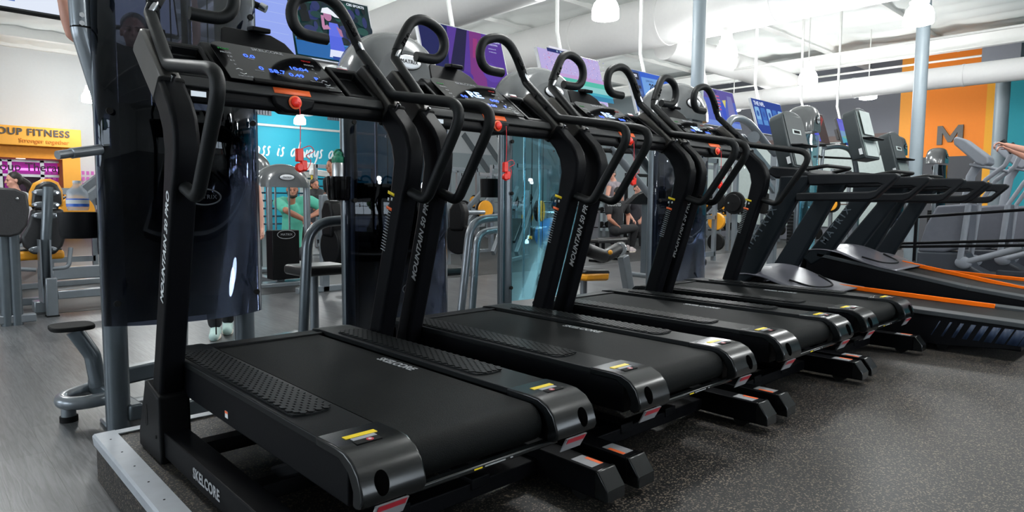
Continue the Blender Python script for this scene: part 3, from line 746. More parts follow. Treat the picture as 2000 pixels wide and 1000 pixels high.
    plate('white_tag', -.214, -.211, .04, .10, -.04, M_white, cs, .03, .001)
    obj('hand_grip', B().tube(fillet([(-.30, -.20, 1.30), (-.26, -.36, 1.33), (.26, -.36, 1.33), (.30, -.20, 1.30)], .05), .016, 12), M_rail, t)
    return t
trainer(4.5, 0, 0, 'gray treadmill with orange deck stripe, nearest the black row', False)
trainer(5.75, -.13, .14, 'gray treadmill with raised deck and a paper notice on its console', True, 1.47)
trainer(6.85, -.1, 0, 'farthest orange striped treadmill, console low behind the noticed one', False)

# ------------------------------------------------------------------ selectorised machines behind the treadmills
M_shroud = bpy.data.materials.new('smoked_glossy_shroud'); M_shroud.use_nodes = True
def glassy(m, tint, refl=(.9, .95, 1), facing=.0, ior=1.5, spec_rough=.02, gain=.55):
    nt = m.node_tree
    for n in list(nt.nodes): nt.nodes.remove(n)
    o = nt.nodes.new('ShaderNodeOutputMaterial'); tr = nt.nodes.new('ShaderNodeBsdfTransparent'); tr.inputs[0].default_value = (*tint, 1)
    gl = nt.nodes.new('ShaderNodeBsdfGlossy'); gl.inputs[0].default_value = (*refl, 1); gl.inputs['Roughness'].default_value = spec_rough
    fr = nt.nodes.new('ShaderNodeFresnel'); fr.inputs[0].default_value = ior
    nz = nt.nodes.new('ShaderNodeTexNoise'); nz.inputs['Scale'].default_value = 1.6; tc = nt.nodes.new('ShaderNodeTexCoord'); nt.links.new(tc.outputs['Object'], nz.inputs['Vector'])
    bp = nt.nodes.new('ShaderNodeBump'); bp.inputs['Strength'].default_value = .25; bp.inputs['Distance'].default_value = .02; nt.links.new(nz.outputs['Fac'], bp.inputs['Height'])
    nt.links.new(bp.outputs[0], gl.inputs['Normal']); nt.links.new(bp.outputs[0], fr.inputs['Normal'])
    mt_ = nt.nodes.new('ShaderNodeMath'); mt_.operation = 'MULTIPLY'; mt_.inputs[1].default_value = gain; nt.links.new(fr.outputs[0], mt_.inputs[0]); mx = nt.nodes.new('ShaderNodeMixShader'); nt.links.new(mt_.outputs[0], mx.inputs[0]); nt.links.new(tr.outputs[0], mx.inputs[1]); nt.links.new(gl.outputs[0], mx.inputs[2])
    nt.links.new(mx.outputs[0], o.inputs[0]); return m
glassy(M_shroud, (.22, .24, .30), ior=1.5)
M_clear = glassy(bpy.data.materials.new('blue_green_clear_shield') if False else (lambda m: (setattr(m, 'use_nodes', True), m)[1])(bpy.data.materials.new('blue_green_clear_shield')), (.60, .85, .90), ior=1.35)
M_stack = mat('black_weight_stack', (.0035, .0035, .004), .4, spec=.15)
M_dim = mat('dim_gray_logo', s2l(74, 76, 80), .5, spec=.1)
def ring_logo(par, c, w, h, m=M_grayp, lett='MATRIX', n=(0, -1, 0), filled=False, y=None):
    c = Vector(c); pts = [c + Vector((w * math.cos(2 * PI * k / 28), 0, h * math.sin(2 * PI * k / 28))) for k in range(28)]
    o = obj('logo_ring', B().tube(pts, .004, 6, closed=True), m if not filled else M_rub, par)
    if filled: obj('logo_plate', B().ell(c + Vector((0, -.002, 0)), (w, .006, h), 24, 8), M_silver, o)
    text('logo_lettering', lett, h * .75, m if not filled else M_rub, o, c + Vector((0, -.010, 0)), (1, 0, 0), (0, 0, 1), space=1.1)
    return o
def cowl(par, x0, x1, yc, z0, z1, depth, m=M_dome, logo=True):
    cx, a, h = (x0 + x1) / 2, (x1 - x0) / 2, z1 - z0
    b = B()
    def fn(u, v):
        th = PI * u; w = (v - .5) * 2
        k = (1 - abs(w) ** 2.6) ** .45 if abs(w) < 1 else 0
        rr = .62 + .38 * k
        return (cx - a * math.cos(th) * rr, yc + w * depth, z0 + h * (math.sin(th) ** .8) * rr)
    b.grid(36, 16, fn)
    # front and rear faces
    for sgn in (-1, 1):
        pts = [fn(k / 36, .5 + sgn * .5) for k in range(37)]
        n = len(pts); b.add(pts + [(cx, yc + sgn * depth * 1.0, z0)], [((k, k + 1, n) if sgn < 0 else (k + 1, k, n)) for k in range(n - 1)])
    b.add([fn(0, k / 16) for k in range(17)] + [fn(1, k / 16) for k in range(17)], [(k, k + 1, 17 + k + 1, 17 + k) for k in range(16)])
    c = obj('cowl', b, m, par, angle=50)
    if logo: ring_logo(c, (cx + a * .05, yc - depth - .008, z0 + h * .42), a * .28, h * .13, M_silver, filled=True)
    return c
def tower(x0, x1, yc, label, zt=2.23, zs0=.36, zs1=1.86, glass=M_shroud, logo_z=.55, loc_dome=True, posts=True, curved=.10, cover=.62, inset=.12, stack=True, prad=.058, grp='weight machine towers with gray cowls', full=True):
    t = thing('weight_machine', label, 'weight machine', (0, 0, 0), grp)
    cx = (x0 + x1) / 2
    def fn(u, v):
        xx = x0 + (x1 - x0) * u; e = (u - .5) * 2
        return (xx, yc - curved * (1 - abs(e) ** 2.5) - .02, zs0 + (zs1 - zs0) * v)
    sh = obj('front_shroud', B().grid(28, 1, fn), glass, t, solid=.012)
    ring_logo(sh, (cx + .05, yc - curved - .045, logo_z), .085, .042, M_dim)
    for s in (.06, .94):
        for z in (zs0 + .12, (zs0 + zs1) / 2 + .1, zs1 - .3): p = fn(s, 0); obj('shroud_knob', B().cyl((p[0], p[1] - .02, z), (p[0], p[1] - .035, z), .016, 14), M_rub, sh)
    if full:
        bk = obj('inner_cover', B().box((x0 + inset, yc + .012, zs0), (x1 - inset, yc + .035, zs0 + (zs1 - zs0) * cover)), M_stack, t)
    zq = max(.0, zs0 + .02); st = B()
    for k in range(16): st.box((cx - .17, yc + .06, zq + .05 * k), (cx + .17, yc + .20, zq + .045 + .05 * k))
    if stack: obj('weight_stack', st, M_stack, t, bevel=.003)
    g = B()
    for s in (-.1, .1): g.cyl((cx + s, yc + .13, max(-.12, zs0 - .02)), (cx + s, yc + .13, zs1), .012, 12)
    obj('guide_rod', g, M_steel, t)
    obj('cable', B().cyl((cx, yc + .13, .8), (cx, yc + .13, zs1), .004, 8).cyl((cx + .22, yc + .2, .2), (cx + .22, yc + .2, zs1), .004, 8), M_rub, t)
    obj('pulley', B().cyl((cx - .02, yc + .13, zs1 - .06), (cx + .02, yc + .13, zs1 - .06), .07, 20), M_black2, t); obj('pulley', B().cyl((cx + .2, yc + .16, zq + .12), (cx + .24, yc + .16, zq + .12), .06, 20), M_black2, t)
    if posts:
        for s in (0, 1):
            xx = x0 + .055 if s == 0 else x1 - .055
            obj('post', B().cyl((xx, yc + .02 + .08 * s, LOW), (xx, yc + .02 + .08 * s, zs1 + .02), prad, 24), M_mdark, t)
    fb = B(); fb.bar((x0 + .05, yc + .12, LOW + .06), (x1 - .05, yc + .12, LOW + .06), .10, .10); fb.bar((cx, yc + .12, LOW + .06), (cx, yc + .75, LOW + .06), .10, .10)
    fb.box((x0, yc + .05, LOW), (x0 + .12, yc + .2, LOW + .02)); fb.box((x1 - .12, yc + .05, LOW), (x1, yc + .2, LOW + .02))
    obj('base_frame', fb, M_mgray, t, bevel=.012, segs=3)
    if loc_dome: cowl(t, x0 + .06, x1 - .06, yc + .1, zt - .40, zt, .22)
    return t
def bent(par, nm, pts, r, m=M_mdark, br=.12): return obj(nm, B().tube(fillet(pts, br, 8), r, 16), m, par)
def pad(par, nm, c, size, m=M_uphol, rot=(0, 0, 0), bv=.03): return obj(nm, B().obox(c, size, rot), m, par, bevel=bv, segs=4)

# machine 1 : assisted dip and chin station behind the nearest treadmill
m1 = tower(-.47, .345, 1.38, 'assisted chin machine with the big smoked shroud, nearest tower', zt=2.62, zs0=.36, zs1=2.35, cover=.58, inset=.04, curved=.14, logo_z=1.03, loc_dome=False)
bent(m1, 'top_tube', [ony(150, -60, 1.42), ony(160, 62, 1.42), ony(200, 190, 1.45), ony(210, 300, 1.5)], .050, M_mgray, .25)
for py in (30, 46): c_ = ony(159, py, 1.37); obj('tube_bolt', B().cyl(c_, c_ + Vector((0, -.015, 0)), .013, 6), M_steel, m1)
c_ = ony(161, 57, 1.42); obj('tube_joint', B().cyl(c_, c_ + Vector((0, 0, .008)), .053, 20), M_rub, m1)
p0, p1 = ony(112, 303, 1.25), ony(196, 292, 1.35)
obj('foam_handle', B().tube([p0, p0.lerp(p1, .3), p0.lerp(p1, .31), p1], [.021, .021, .026, .026], 16), M_mgray, m1)
a, b_ = ony(132, 408, 1.6), ony(188, 408, 1.6)
ch = obj('cup_holder', B().lathe([(.0, 0), (.09, 0), (.098, .02), (.104, .135), (.096, .135), (.09, .02), (0, .02)], (-.52, 1.55, .81), 30), M_black2, m1)
bent(m1, 'cup_holder_arm', [(-.44, 1.55, .85), (-.36, 1.45, .85)], .015, M_mdark)
# step platform and looped front foot
stp = B(); pl = []
c = ony(140, 638, 1.75)
for k in range(24): an = 2 * PI * k / 24; pl.append((c.x + .105 * math.copysign(abs(math.cos(an)) ** .6, math.cos(an)), c.y + .11 * math.copysign(abs(math.sin(an)) ** .6, math.sin(an))))
obj('foot_step', stp.prism(pl, c.z - .012, c.z + .012, axis='z'), M_rub, m1, bevel=.006)
bent(m1, 'step_stem', [(c.x + .01, 1.75, c.z - .02), (c.x + .09, 1.74, c.z - .17), (c.x + .11, 1.72, LOW + .16)], .042, M_mdark, .12)
lz = LOW + .12
lp = [(-.37, 1.72, lz), (-.55, 1.80, lz), (-.66, 1.66, lz), (-.62, 1.50, lz), (-.45, 1.42, lz - .01), (-.37, 1.45, lz)]
obj('floor_loop', B().tube(spline([(-.36, 1.84, lz + .03), (-.48, 1.86, lz), (-.60, 1.76, lz), (-.615, 1.64, lz), (-.53, 1.58, lz), (-.36, 1.60, lz)], 6), .036, 16), M_mgray, m1)
obj('loop_foot', B().cyl((-.59, 1.70, LOW), (-.59, 1.70, lz), .036, 18), M_mgray, m1)
obj('rubber_foot', B().cyl((-.59, 1.70, LOW), (-.59, 1.70, LOW + .03), .044, 18), M_rub, m1)
fb = B(); fb.bar((-.40, 1.82, LOW + .17), (1.0, 2.25, LOW + .17), .085, .10); fb.bar((-.44, 1.86, LOW + .15), (-.34, 1.34, LOW + .08), .07, .09)
fb.bar((-.30, 1.10, LOW + .10), (.75, 1.42, LOW + .10), .09, .12)
obj('floor_beam', fb, M_mdark, m1, bevel=.014, segs=3)
obj('white_leg', B().bar((.11, 2.2, LOW), (.16, 2.3, .30), .11, .06).bar((.42, 2.35, LOW), (.42, 2.35, .4), .04, .04), M_mgray, m1, bevel=.008)
obj('chin_handle', B().cyl(ony(484, 3, 1.5), ony(510, 14, 1.45), .020, 14), M_rub, m1); obj('chin_handle_tip', B().cyl(ony(508, 12, 1.45), ony(520, 18, 1.43), .024, 14), M_steel, m1)
obj('upper_post', B().cyl((-.12, 1.62, 1.5), (-.12, 1.62, 3.0), .035, 16).cyl((.06, 1.66, 1.5), (.06, 1.66, 3.0), .022, 16).cyl((.22, 1.5, 1.5), (.22, 1.5, 2.9), .05, 16), M_black2, m1)
# machine 2
m2 = tower(1.06, 1.95, 1.65, 'tower machine with tall black shroud under the largest gray cowl', zt=2.25, zs0=-.02, zs1=1.86, curved=.07, logo_z=.37)
bent(m2, 'seat_arch', [(.92, 2.05, LOW), (.99, 2.05, .85), (1.45, 2.05, .88)], .038, M_mdark, .22)
pad(m2, 'seat', (1.22, 2.38, .47), (.42, .34, .08)); obj('seat_post', B().cyl((1.19, 2.38, LOW), (1.19, 2.38, .43), .035, 16), M_mgray, m2)
obj('cup_holder', B().lathe([(0, 0), (.072, 0), (.080, .02), (.086, .165), (.078, .165), (.070, .02), (0, .02)], (1.045, 1.68, 1.02), 30), M_gloss, m2)
# machine 3, clear shield
m3 = tower(2.62, 3.60, 1.72, 'tower machine with the clear blue green shield and round post', zt=2.24, zs0=.15, zs1=1.84, curved=.05, glass=M_clear, logo_z=.40, full=False, stack=False, prad=.066)
bent(m3, 'seat_arch', [(2.44, 2.1, LOW), (2.58, 2.1, .85), (3.0, 2.1, .88)], .038, M_mgray, .22)
bent(m3, 'inner_arch', [(2.75, 2.3, LOW), (2.83, 2.3, .72), (3.1, 2.3, .75)], .036, M_mgray, .2)
pad(m3, 'seat', (2.62, 2.5, .36), (.34, .30, .08)); obj('seat_post', B().cyl((2.55, 2.5, LOW), (2.55, 2.5, .33), .035, 16), M_mgray, m3)
obj('cup_holder', B().lathe([(0, 0), (.085, 0), (.09, .165), (.08, .165), (.078, .02), (0, .02)], (2.68, 1.95, 1.06), 28), M_black2, m3)
# machine 4
m4 = tower(4.55, 5.60, 1.52, 'black shrouded tower in front of the tall round column', zt=2.33, zs0=.0, zs1=1.90, curved=.06, logo_z=.62)
bent(m4, 'swing_arm', [(4.0, 1.9, 1.95), (4.15, 1.9, 2.02), (4.6, 1.9, 1.75), (5.3, 1.9, 1.2)], .045, M_mdark, .12)
pad(m4, 'seat', (5.95, 1.9, .30), (.3, .3, .09)); obj('seat_post', B().cyl((5.92, 1.9, LOW), (5.92, 1.9, .27), .035, 16), M_mgray, m4)
# ------------------------------------------------------------------ hanging screens
TVT = Matrix.Rotation(-.30, 3, 'X')
M_tvf = mat('black_screen_bezel', (.01, .01, .012), .35)
M_tvs = mat('silver_screen_bezel', s2l(170, 172, 176), .35, metal=.4)
def gl(r, g, b): return glow('screen_light_%d_%d_%d' % (r, g, b), (r, g, b), 1.05)
def screen_tv(x, label, content, bg, bez=M_tvf, zt=3.0, y=3.5, pole=True):
    t = thing('television', label, 'television', (x, y, zt), 'televisions hung in a row above the machines')
    def L(u, v, d): return TVT @ Vector((u, -d, v))
    def slab(u0, v0, u1, v1, d0, d1):
        return B().add([L(u0, v0, d0), L(u1, v0, d0), L(u1, v1, d0), L(u0, v1, d0), L(u0, v0, d1), L(u1, v0, d1), L(u1, v1, d1), L(u0, v1, d1)],
                       [(0, 3, 2, 1), (4, 5, 6, 7), (0, 1, 5, 4), (1, 2, 6, 5), (2, 3, 7, 6), (3, 0, 4, 7)])
    obj('casing', slab(-.615, -.705, .615, 0, -.045, 0), bez, t, bevel=.004)
    sc = obj('screen', slab(-.600, -.688, .600, -.014, 0, .002), gl(*bg), t)
    lay = [0]
    def q(u0, v0, u1, v1, c, nm='picture_area'):
        lay[0] += 1; d = .002 + .0004 * lay[0]
        return obj(nm, B().add([L(u0, v0, d), L(u1, v0, d), L(u1, v1, d), L(u0, v1, d)], [(0, 1, 2, 3)]), gl(*c), sc)
    def poly(pts, c, nm='picture_area'):
        lay[0] += 1; d = .002 + .0004 * lay[0]
        return obj(nm, B().add([L(u, v, d) for u, v in pts], [tuple(range(len(pts)))]), gl(*c), sc)
    def ov(u, v, a, b_, c, nm='picture_area', rot=0):
        return poly([(u + a * math.cos(k * PI / 10) * math.cos(rot) - b_ * math.sin(k * PI / 10) * math.sin(rot), v + a * math.cos(k * PI / 10) * math.sin(rot) + b_ * math.sin(k * PI / 10) * math.cos(rot)) for k in range(20)], c, nm)
    def tx(s, u, v, size, c, **k):
        lay[0] += 1
        return text('screen_lettering', s, size, gl(*c), sc, L(u, v, .003 + .0004 * lay[0]), TVT @ Vector((1, 0, 0)), TVT @ Vector((0, 0, 1)), ext=.0002, lift=.0002, **k)
    content(q, poly, ov, tx)
    if pole:
        top = (4.385 if 10. < x < 11.5 else CEIL - .03) - zt
        b = B().tube([(0, .22, top), (0, .22, .33), (0, .14, .02), (0, .19, -.28)], .026, 10)
        obj('ceiling_pole', b, M_wpipe, t); obj('wall_plate', B().obox((0, .15, -.33), (.3, .06, .25), TVT), M_tvf, t)
    return t
rnd = random.Random(3)
def c0(q, poly, ov, tx): q(-.6, -.688, .6, -.02, (232, 240, 255)); q(-.6, -.64, -.45, -.55, (90, 120, 190))
def c1(q, poly, ov, tx):
    q(-.6, -.688, -.26, -.014, (150, 170, 245)); 
    for k in range(5): q(-.55, -.1 - .1 * k, -.30, -.105 - .1 * k, (170, 190, 250))
    q(-.25, -.52, .6, -.014, (14, 42, 44))
    for k in range(46):
        u, v = rnd.uniform(-.22, .57), rnd.uniform(-.48, -.06); c = rnd.choice([(20, 60, 60), (10, 25, 30), (40, 50, 100), (28, 75, 70), (12, 34, 48)]); ov(u, v, rnd.uniform(.02, .07), rnd.uniform(.03, .06), c)
    q(-.25, -.688, .6, -.52, (20, 98, 170)); q(-.25, -.53, .6, -.515, (60, 130, 190))
    ov(-.12, -.19, .035, .05, (6, 12, 18)); poly([(-.17, -.23), (-.08, -.23), (-.07, -.33), (-.16, -.35)], (8, 16, 22))
    # player in a white cap
    poly([(.10, -.42), (.23, -.43), (.25, -.60), (.09, -.60)], (80, 100, 225)); poly([(.09, -.585), (.26, -.585), (.27, -.665), (.07, -.665)], (225, 232, 255))
    poly([(.12, -.30), (.21, -.30), (.24, -.44), (.10, -.44)], (96, 112, 230)); poly([(.10, -.33), (.04, -.36), (.05, -.39), (.13, -.37)], (190, 130, 170)); poly([(.04, -.36), (.045, -.24), (.075, -.24), (.07, -.36)], (190, 130, 170))
    ov(.115, -.235, .042, .055, (180, 120, 160)); poly([(.05, -.215), (.07, -.165), (.13, -.145), (.18, -.175), (.24, -.235), (.19, -.235), (.15, -.215)], (240, 245, 255), 'player_cap')
    poly([(.19, -.33), (.24, -.36), (.25, -.43), (.22, -.43)], (170, 115, 150))
    q(-.24, -.545, .03, -.50, (8, 12, 24)); tx('is Kat Stewart', -.10, -.523, .034, (240, 245, 255), bold=.001)
    tx('CBS SPORTS', .44, -.065, .036, (225, 235, 245), bold=.001); q(.1, -.688, .6, -.655, (16, 60, 150)); tx('CBS SPORTS', .46, -.672, .022, (230, 240, 255))
def c2(q, poly, ov, tx):
    q(-.6, -.688, -.2, -.014, (20, 26, 88)); poly([(-.2, -.014), (.6, -.014), (.6, -.688), (-.3, -.688)], (84, 52, 150))
    poly([(.12, -.014), (.30, -.014), (.24, -.688), (.0, -.688)], (120, 48, 128)); poly([(.16, -.1), (.22, -.1), (.2, -.35), (.1, -.35)], (150, 50, 120))
    poly([(-.06, -.014), (.09, -.014), (-.12, -.688), (-.33, -.688)], (24, 20, 66)); ov(.35, -.5, .14, .12, (92, 60, 165)); ov(-.05, -.6, .1, .06, (74, 44, 150))
    tx('EXPEDITION', .43, -.09, .05, (220, 225, 255), bold=.001); tx('UNKNOWN', .43, -.135, .035, (220, 225, 255)); tx('premieres 10', .43, -.19, .022, (210, 215, 250)); tx('on discovery', .43, -.23, .022, (210, 215, 250))
def c3(q, poly, ov, tx):
    q(-.6, -.40, .6, -.014, (190, 176, 228))
    for k in range(260): u, v = rnd.uniform(-.57, .57), rnd.uniform(-.36, -.04); s = rnd.uniform(.006, .016); q(u, v - s, u + s, v, rnd.choice([(205, 130, 175), (225, 215, 245), (150, 150, 215), (215, 180, 220)]))
    q(-.6, -.43, .6, -.38, (196, 160, 215)); q(-.6, -.50, .6, -.43, (80, 190, 170)); q(-.6, -.58, .6, -.50, (140, 205, 205)); q(-.6, -.688, .6, -.58, (60, 170, 190)); q(-.3, -.688, .6, -.62, (40, 130, 170))
    q(-.55, -.11, -.12, -.06, (28, 40, 110)); tx('45   90', -.33, -.085, .035, (210, 240, 255)); q(-.5, -.055, -.1, -.03, (235, 235, 250))
def c4(q, poly, ov, tx):
    q(-.6, -.688, .6, -.014, (40, 92, 205)); q(-.6, -.688, -.34, -.014, (52, 84, 150)); q(-.55, -.16, -.38, -.05, (20, 26, 50)); tx('PSE', -.46, -.10, .06, (235, 240, 255), bold=.002)
    for k in range(4): q(-.57, -.30 - .09 * k, -.38, -.25 - .09 * k, (80, 110, 170) if k % 2 else (24, 30, 60))
    poly([(-.32, -.10), (.18, -.09), (.19, -.60), (-.34, -.62)], (108, 160, 225)); tx('JUNE 8TH', -.12, -.15, .045, (30, 40, 110)); tx('2007', -.03, -.24, .13, (10, 12, 50), bold=.004)
    for k in range(6): q(-.28, -.37 - .04 * k, .12 - .05 * (k % 2), -.355 - .04 * k, (60, 100, 180))
    for k in range(90): u, v = rnd.uniform(.22, .58), rnd.uniform(-.66, -.04); s = rnd.uniform(.006, .016); q(u, v - s, u + s, v, (110, 160, 235))
def c5(q, poly, ov, tx):
    q(-.6, -.688, .6, -.014, (76, 96, 190)); q(-.6, -.2, .6, -.014, (90, 80, 160))
    for k in range(5): q(-.1 , -.15 - .06 * k, .08, -.125 - .06 * k, (205, 90, 130))
    poly([(.15, -.2), (.28, -.18), (.2, -.34)], (215, 205, 110)); ov(.12, -.4, .07, .16, (50, 80, 200)); poly([(.35, -.1), (.5, -.1), (.5, -.5), (.25, -.5)], (120, 120, 180)); tx('ACKED', -.1, -.07, .07, (30, 36, 70), bold=.002)
    q(-.6, -.688, .6, -.60, (110, 140, 215))
def c6(q, poly, ov, tx):
    q(-.6, -.688, .6, -.014, (30, 62, 150)); tx('THE NFL', -.33, -.10, .11, (225, 235, 255), bold=.003)
    for k in range(5):
        u = -.56 + .235 * k; poly([(u, -.2), (u + .02, -.17), (u + .16, -.17), (u + .18, -.2), (u + .18, -.52), (u, -.52)], (130, 180, 225) if k % 2 == 0 else (58, 110, 190)); ov(u + .09, -.3, .05, .06, (52, 90, 170))
        q(u, -.52, u + .18, -.42, (84, 140, 205))
    tx('TOP PLAYS', .1, -.59, .085, (190, 215, 250), bold=.002)
def c7(q, poly, ov, tx):
    q(-.6, -.688, .6, -.014, (72, 62, 62)); poly([(.0, -.014), (.2, -.014), (-.1, -.5)], (180, 60, 70)); poly([(.5, -.05), (.58, -.12), (.1, -.5)], (150, 60, 60)); poly([(-.2, -.02), (-.12, -.02), (-.3, -.5)], (120, 50, 54))
    ov(.0, -.24, .08, .09, (190, 205, 245)); poly([(-.1, -.3), (.12, -.3), (.14, -.66), (-.12, -.66)], (84, 92, 215)); poly([(-.05, -.14), (.1, -.2), (.02, -.28)], (220, 90, 60)); tx('SF 24', -.05, -.6, .08, (225, 230, 255), bold=.002)
def c8(q, poly, ov, tx):
    q(-.6, -.3, .6, -.014, (108, 112, 215)); q(-.6, -.45, .6, -.3, (120, 160, 200)); q(-.6, -.6, .6, -.45, (80, 170, 190)); q(-.6, -.688, .6, -.6, (50, 120, 205)); tx('C   3', -.44, -.07, .07, (30, 60, 150), bold=.002)
    poly([(-.6, -.45), (-.3, -.4), (.1, -.46), (-.2, -.52)], (120, 175, 160)); q(-.5, -.64, -.33, -.58, (30, 60, 130))
TVS = [(-.10, c0, (232, 240, 255), 'television at top left with a blank white picture', M_tvf), (1.76, c1, (14, 42, 44), 'television showing a tennis player in a white cap', M_tvs), (3.57, c2, (84, 52, 150), 'television with purple picture and a dark diagonal band', M_tvs),
       (5.41, c3, (190, 176, 228), 'television showing a stadium crowd above a green pitch', M_tvs), (7.30, c4, (40, 92, 205), 'blue television picture reading 2007', M_tvs), (9.14, c5, (76, 96, 190), 'television with red stripes and yellow patch beside the tall column', M_tvs),
       (11.02, c6, (30, 62, 150), 'dark blue television picture with a row of pale cards', M_tvs), (13.05, c7, (72, 62, 62), 'television with red beams on a dark picture', M_tvs), (15.05, c8, (108, 112, 215), 'rightmost television, blue and green landscape behind the notice', M_tvf)]
for x, c, bg_, lb, bz in TVS: screen_tv(x, lb, c, bg_, bz, zt=3.0)

# ------------------------------------------------------------------ portal GROUP FITNESS, wall letters
t = thing('entrance_portal', 'orange portal reading GROUP FITNESS with a pink lit room behind glass', 'entrance', (0, 0, 0))
M_port = mat('amber_portal_panel', s2l(246, 172, 62), .6, var=.03)
Yp = 21.6
xR = ony(160, 300, Yp).x; xr2 = ony(125, 300, Yp).x
zt_, zb_ = ony(100, 250, Yp).z, ony(100, 287, Yp).z
obj('header_panel', B().box((-3., Yp, zb_), (xR, 22.9, zt_)), M_port, t, bevel=.02)
obj('side_panel', B().box((xr2, Yp + .3, LOW), (xR, 22.9, zb_)), M_port, t)
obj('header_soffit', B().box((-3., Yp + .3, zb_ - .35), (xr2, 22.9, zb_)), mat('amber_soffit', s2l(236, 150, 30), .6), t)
text('portal_lettering', 'GROUP FITNESS', .275, mat('dark_gray_letters', s2l(70, 70, 72), .5), t, (ony(136, 262, Yp).x, Yp - .01, ony(95, 261, Yp).z), (1, 0, 0), (0, 0, 1), align='RIGHT', bold=.005, space=1.12, ext=.02)
text('portal_lettering', 'Stronger together', .17, mat('orange_letters', s2l(215, 130, 20), .5), t, (ony(135, 277, Yp).x, Yp - .01, ony(110, 278, Yp).z), (1, 0, 0), (0, 0, 1), align='RIGHT', bold=.001, ext=.01)
text('glass_lettering', 'Group Therapy', .34, mat('plum_letters', s2l(84, 36, 84), .5), t, (ony(52, 308, 22.6).x, 22.52, zb_ - .60), (1, 0, 0), (0, 0, 1), bold=.004, ext=.01)
fr = B()
for px in (0, 19, 82, 122): x = ony(px, 330, 22.6).x; fr.box((x - .05, 22.55, LOW), (x + .05, 22.65, zb_ - .38))
for z in (zb_ - .40, zb_ - .85): fr.box((-3, 22.55, z - .04), (xr2, 22.65, z + .04))
obj('glazing_frame', fr, M_silver, t)
obj('pink_lit_wall', B().box((-3., 22.8, LOW), (xr2, 22.95, zb_ - .3)), mat('pink_lit_wall', (.25, .02, .2), .6, emit=s2l(150, 40, 140), estr=.55), t)
obj('pink_light_strip', B().box((-3., 22.70, 1.9), (xr2, 22.78, 1.97)), glow('pink_neon_strip', (255, 130, 255), 2.2), t)
dk = B()
for px0, px1 in ((30, 80), (-20, 8)): a, b_ = ony(px0, 340, 22.7), ony(px1, 340, 22.7); dk.box((a.x, 22.72, LOW), (b_.x, 22.76, 1.72))
obj('dark_doorway', dk, mat('dark_plum_opening', (.03, .004, .03), .6), t)
gb = B()
for i in range(13):
    for j in range(9): x = ony(84, 340, 22.7).x + .13 * i; gb.box((x, 22.7, .3 + .19 * j), (x + .075, 22.74, .42 + .19 * j))
gbo = obj('cubby_wall', gb, mat('magenta_cubbies', (.4, .1, .35), .6, emit=s2l(180, 90, 170), estr=.5), t)
obj('downlight', B().cyl((ony(45, 290, Yp).x, Yp + .6, zb_ - .36), (ony(45, 290, Yp).x, Yp + .6, zb_ - .355), .12, 16), glow('small_downlight', (255, 250, 240), 3.), t)
M_script = mat('white_script_paint', s2l(225, 232, 235), .6, var=.03)
GL = {'c': [[(.7, .8), (.4, 1), (.1, .5), (.3, .0), (.75, .15)]], 'l': [[(.25, 2.0), (.1, .4), (.25, .0), (.5, .15)]], 'a': [[(.75, .85), (.45, 1), (.1, .6), (.18, .08), (.5, .12), (.78, .9), (.74, .2), (.95, .0)]],
      's': [[(.62, .98), (.42, 1.08), (.3, .8), (.5, .4), (.42, .02), (.1, -.02)]], 'i': [[(.25, .95), (.15, .15), (.35, .0)], [(.28, 1.28), (.30, 1.34)]], 'w': [[(.0, .95), (.1, .1), (.32, .05), (.52, .7), (.58, .1), (.8, .1), (1.0, .98)]],
      'y': [[(.05, .95), (.15, .3), (.4, .2), (.75, .95), (.62, -.3), (.35, -1.0), (.2, -.85)]], 'n': [[(.05, .95), (.05, 0), (.12, .6), (.45, 1), (.65, .7), (.6, .05), (.8, .0)]], 'd': [[(.7, .85), (.4, 1), (.1, .5), (.3, .02), (.7, .8), (.8, 2.0), (.72, .1), (.9, 0)]]}
wt = thing('wall_lettering', 'white script lettering reading class is always, on the teal wall', 'wall lettering', (ony(476, 302, 22.99).x, 22.985, ony(476, 300, 22.99).z))
pen = 0.; xh = .30
for ch_ in 'class is always and':
    if ch_ == ' ': pen += .26; continue
    b = B()
    for st_ in GL[ch_]:
        P_ = spline([(pen + (x * .82 + .18 * y) * xh, 0, y * xh) for x, y in st_], 5); b.tube(P_, .034, 8)
    b.v = [(x, y * .25, z) for x, y, z in b.v]
    obj('script_letter', b, M_script, wt)
    pen += (max(x for st_ in GL[ch_] for x, y in st_) * .82 + .12) * xh
mc = onx(1855.5, 263.5, 21.96); mw, mh, ms = .66, .56, .135
mpts = [(-mw / 2, 0), (-mw / 2, mh), (-mw / 2 + ms * .95, mh), (0, mh * .42), (mw / 2 - ms * .95, mh), (mw / 2, mh), (mw / 2, 0), (mw / 2 - ms, 0), (mw / 2 - ms, mh * .62), (ms * .38, mh * .12), (-ms * .38, mh * .12), (-mw / 2 + ms, mh * .62), (-mw / 2 + ms, 0)]
mt = obj('wall_letter', B().prism([(mc.y - u, mc.z - mh / 2 + v) for u, v in mpts], 21.93, 21.99), mat('dark_gray_wall_letter', s2l(84, 78, 74), .5))
tag(mt, 'dark gray letter M on the orange wall', 'wall letter')
